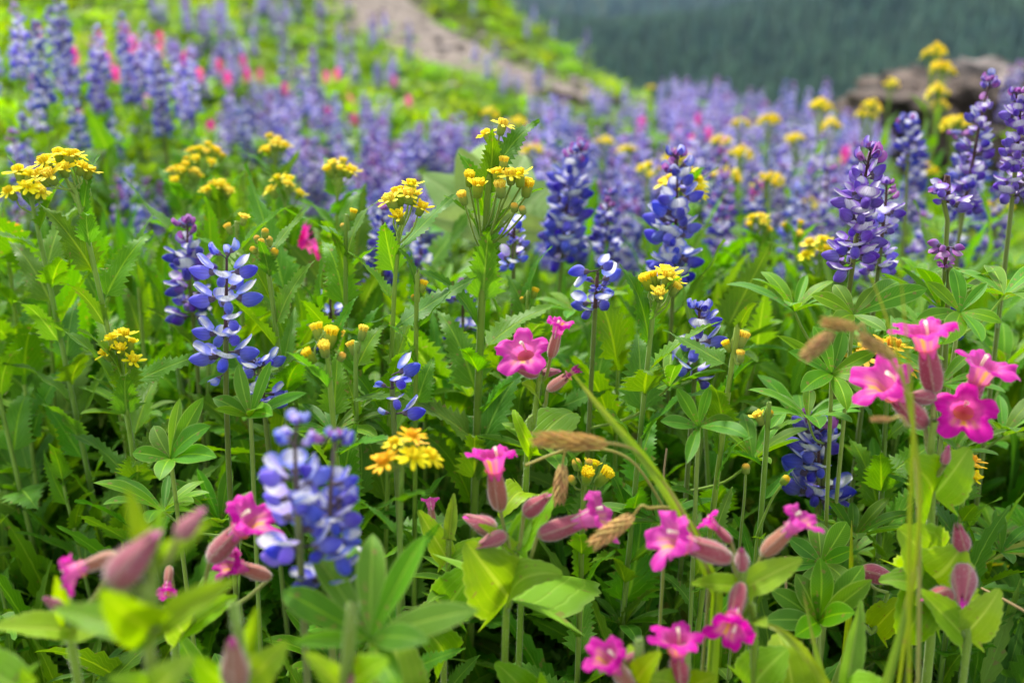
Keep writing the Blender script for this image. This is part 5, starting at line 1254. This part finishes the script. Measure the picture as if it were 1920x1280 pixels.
# yellow groundsels, each pointed out by its place
for i, (px, py, d, lb) in enumerate(((1748, 105, 1.25, 'highest yellow groundsel standing in front of the brown rock'), (1780, 132, 1.2, 'yellow groundsel half a head lower beside the highest one'), (1680, 158, 1.5, 'small yellow groundsel at the foot of the brown rock'),
        (1792, 178, 1.2, 'orange yellow groundsel under the pair before the rock'), (1790, 225, 1.0, 'wide flat yellow groundsel between rock and dark purple lupine'), (1660, 205, 1.15, 'large loose yellow groundsel below the rock'),
        (1535, 205, 1.2, 'round yellow groundsel in front of the lupine drift edge'), (1466, 222, 1.3, 'yellow groundsel domed in front of the lupine drift'), (1398, 238, 1.3, 'smaller yellow groundsel left of the domed one'),
        (1120, 264, 1.4, 'soft yellow groundsel above the bold blue lupine'), (1190, 284, 1.3, 'blurred round yellow groundsel between two lupine drifts'), (925, 218, 1.2, 'soft yellow groundsel just above the tallest groundsel'),
        (955, 230, 1.3, 'small soft yellow groundsel right above the tallest groundsel'), (978, 282, 1.2, 'blurred small yellow head beside the tallest groundsel'), (1352, 270, 1.1, 'orange yellow groundsel ball behind the blue and white lupines'),
        (1372, 288, 1.1, 'second orange yellow ball touching the first'), (1243, 300, .95, 'orange yellow groundsel tucked left of the blue and white lupine'), (1240, 325, .92, 'lower orange yellow groundsel tucked by the lupine'),
        (1343, 335, .90, 'bright yellow groundsel with jagged rays right of the full round head'), (1425, 332, .95, 'yellow groundsel over indigo lupines'), (1850, 395, .9, 'small orange groundsel low by the tall purple lupines'),
        (1215, 165, 2.6, 'tiny yellow groundsel on the lupine drift skyline'), (1610, 215, 1.4, 'small yellow groundsel left of the large loose one'), (1752, 200, 1.3, 'single soft yellow head below the rock'), (1545, 238, 1.25, 'small orange groundsel under the round yellow one'),
        (1500, 262, 1.3, 'small yellow groundsel in green leaves below the drift'), (1520, 390, 1.1, 'small yellow groundsel bud cluster left of the dense purple spike'), (1700, 320, 1.1, 'orange groundsel head beside the dark blue lupine'), (1100, 170, 3.0, 'faint yellow groundsel at the end of the stony strip'))):
    place(PG[i % 3], P(px, py, d * 1.38), lb, 'soft yellow groundsels', q=1.0)
# magenta paintbrushes
LBP = 'blurred magenta paintbrush dotting the left slope'; GP = 'magenta paintbrushes on the left slope'
for (px, py, d) in ((150, 42, 1.35), (195, 28, 1.6), (238, 20, 1.3), (228, 0, 1.4), (315, 32, 1.8), (295, 55, 1.7), (340, 75, 1.8), (365, 110, 1.9), (415, 120, 2.0), (410, 98, 2.1), (460, 115, 2.1), (455, 90, 2.2), (488, 115, 2.2), (540, 140, 2.0), (605, 120, 2.2), (632, 115, 2.3),
        (605, 185, 1.8), (630, 190, 1.9), (660, 170, 2.3), (665, 205, 2.2), (735, 135, 2.6), (765, 170, 2.4), (700, 255, 1.5), (822, 248, 1.7), (200, 75, 1.7), (245, 110, 1.6), (195, 100, 1.6), (80, 15, 1.5), (185, 240, 1.4), (390, 210, 1.7), (145, 190, 1.6), (270, 165, 1.8)):
    place(PB[int(rnd.random() < .4)], P(px, py, d * 1.35), 'magenta paintbrush ' + near(px, py), GP, q=1.1)
LBP = 'pink paintbrush among the lavender lupines'; GP = 'pink paintbrushes in the lupine drift'
for (px, py, d) in ((1190, 196, 2.1), (1275, 212, 2.0), (1290, 225, 1.9), (1345, 212, 2.0), (1350, 230, 1.8), (1315, 195, 2.3), (1100, 232, 1.8), (1435, 300, 1.3), (1605, 230, 1.6), (1000, 240, 1.8), (1262, 225, 2.0)):
    place(PB[0], P(px, py, d * 1.3), 'pink paintbrush ' + near(px, py), GP, q=1.1)
for (px, py, d, lb) in ((575, 335, .95, 'bright magenta paintbrush behind the ragged yellow groundsel'), (597, 350, .93, 'second bright magenta paintbrush beside the first'), (602, 385, .9, 'lower magenta paintbrush under the pair')):
    place(PB[0], P(px, py, d), lb, 'bright magenta paintbrushes', q=1.1)

# leafy shoots without flowers
LS = {0: ('toothed groundsel shoot without flowers in the left foreground thicket', 'leafy shoots on the left'), 1: ('toothed groundsel shoot without flowers in the middle thicket', 'leafy shoots in the middle'), 2: ('toothed groundsel shoot without flowers in the right thicket', 'leafy shoots on the right')}
n = 0
while n < 135:
    y = rnd.uniform(.42, 1.35); x = rnd.uniform(-edge(y) + .1, edge(y) - .1)
    if x > .12 and rnd.random() < .45: continue
    p = rnd.choice(PS); s = rnd.uniform(.8, 1.15) * (1.0 if y > .62 else .80 if y > .5 else .68)
    sx, sy, sd_ = scr(Vector((x, y, g(x, y) + .46 * s)))
    if sx < -150 or sx > 2070: continue
    lb = LS[0 if sx < 640 else 1 if sx < 1280 else 2]; placeh(p, x, y, s, *lb); n += 1
n = 0
while n < 150:
    px = rnd.uniform(-60, 1980); y = rnd.uniform(.68, 1.25); x = (px - 960) / FPX * (y / .94)
    if px > 1300 and rnd.random() < .5: continue
    row = rnd.uniform(430 if px < 560 else 500, 760) if not 880 < px < 1550 else rnd.uniform(590, 780); T = Pplane(px, row, y); H = T.z - g(T.x, T.y)
    if H < .28 or H > .54: continue
    k = rnd.choice(range(5)); s = H / (.36, .40, .32, .42, .30)[k]
    o = placeh(PS[k], T.x, T.y, s, *LS[0 if px < 640 else 1 if px < 1280 else 2]); o.scale = (min(1.15, s), min(1.15, s), s); n += 1
LF = {0: ('lupine plant with palmate leaves only, on the left', 'palmate leaf plants on the left'), 1: ('lupine plant with palmate leaves only, in the middle', 'palmate leaf plants in the middle'), 2: ('lupine plant with palmate leaves only, on the right', 'palmate leaf plants on the right')}
n = 0
while n < 80:
    y = rnd.uniform(.40, 1.3); x = rnd.uniform(-edge(y) + .1, edge(y) - .1)
    if x < .1 and rnd.random() < .72: continue
    s = rnd.uniform(.85, 1.2) * (1.0 if y > .62 else .85 if y > .5 else .72)
    sx, sy, sd_ = scr(Vector((x, y, g(x, y) + .34 * s)))
    if sx < -150 or sx > 2070: continue
    lb = LF[0 if sx < 640 else 1 if sx < 1280 else 2]; placeh(rnd.choice(PF if y < .95 else PF2), x, y, s, *lb); n += 1

for o in list(scene.objects):        # prototypes that were never stood anywhere
    if o.get('label') == 'x':
        for c in [o] + list(o.children_recursive): bpy.data.objects.remove(c)

same = {}
for o in scene.objects:
    if o.parent is None and o.get('group') and o.get('label'): same.setdefault((o['label'], o['group']), []).append(o)
for (lb, gp), os_ in same.items():
    if len(os_) in (2, 3) and 'conifer' not in lb:
        os_.sort(key=lambda o: scr(o.location + Vector((0, 0, .3)))[0])
        for o, t_ in zip(os_, ('left of two', 'right of two') if len(os_) == 2 else ('left of three', 'middle of three', 'right of three')): o['label'] = lb + ', ' + t_

# ================================================================== HAZE
b = MB(); X0, X1, Y0, Y1, Z0, Z1 = -1700, 2200, -15, 3400, -440, 430
ids = [b.vert(p) for p in ((X0, Y0, Z0), (X1, Y0, Z0), (X1, Y1, Z0), (X0, Y1, Z0), (X0, Y0, Z1), (X1, Y0, Z1), (X1, Y1, Z1), (X0, Y1, Z1))]
for f in ((0, 3, 2, 1), (4, 5, 6, 7), (0, 1, 5, 4), (1, 2, 6, 5), (2, 3, 7, 6), (3, 0, 4, 7)): b.face([ids[i] for i in f])
mh, t = newmat('haze'); pv = N(t, 'ShaderNodeVolumePrincipled'); pv.inputs['Color'].default_value = (.45, .70, 1.0, 1); pv.inputs['Density'].default_value = 0.00006; pv.inputs['Anisotropy'].default_value = 0.2
o_ = N(t, 'ShaderNodeOutputMaterial'); t.links.new(pv.outputs[0], o_.inputs['Volume'])
hz = link('haze', b.mesh('haze', mh, smooth=False)); hz['kind'] = 'stuff'
print('objects', len(scene.objects))
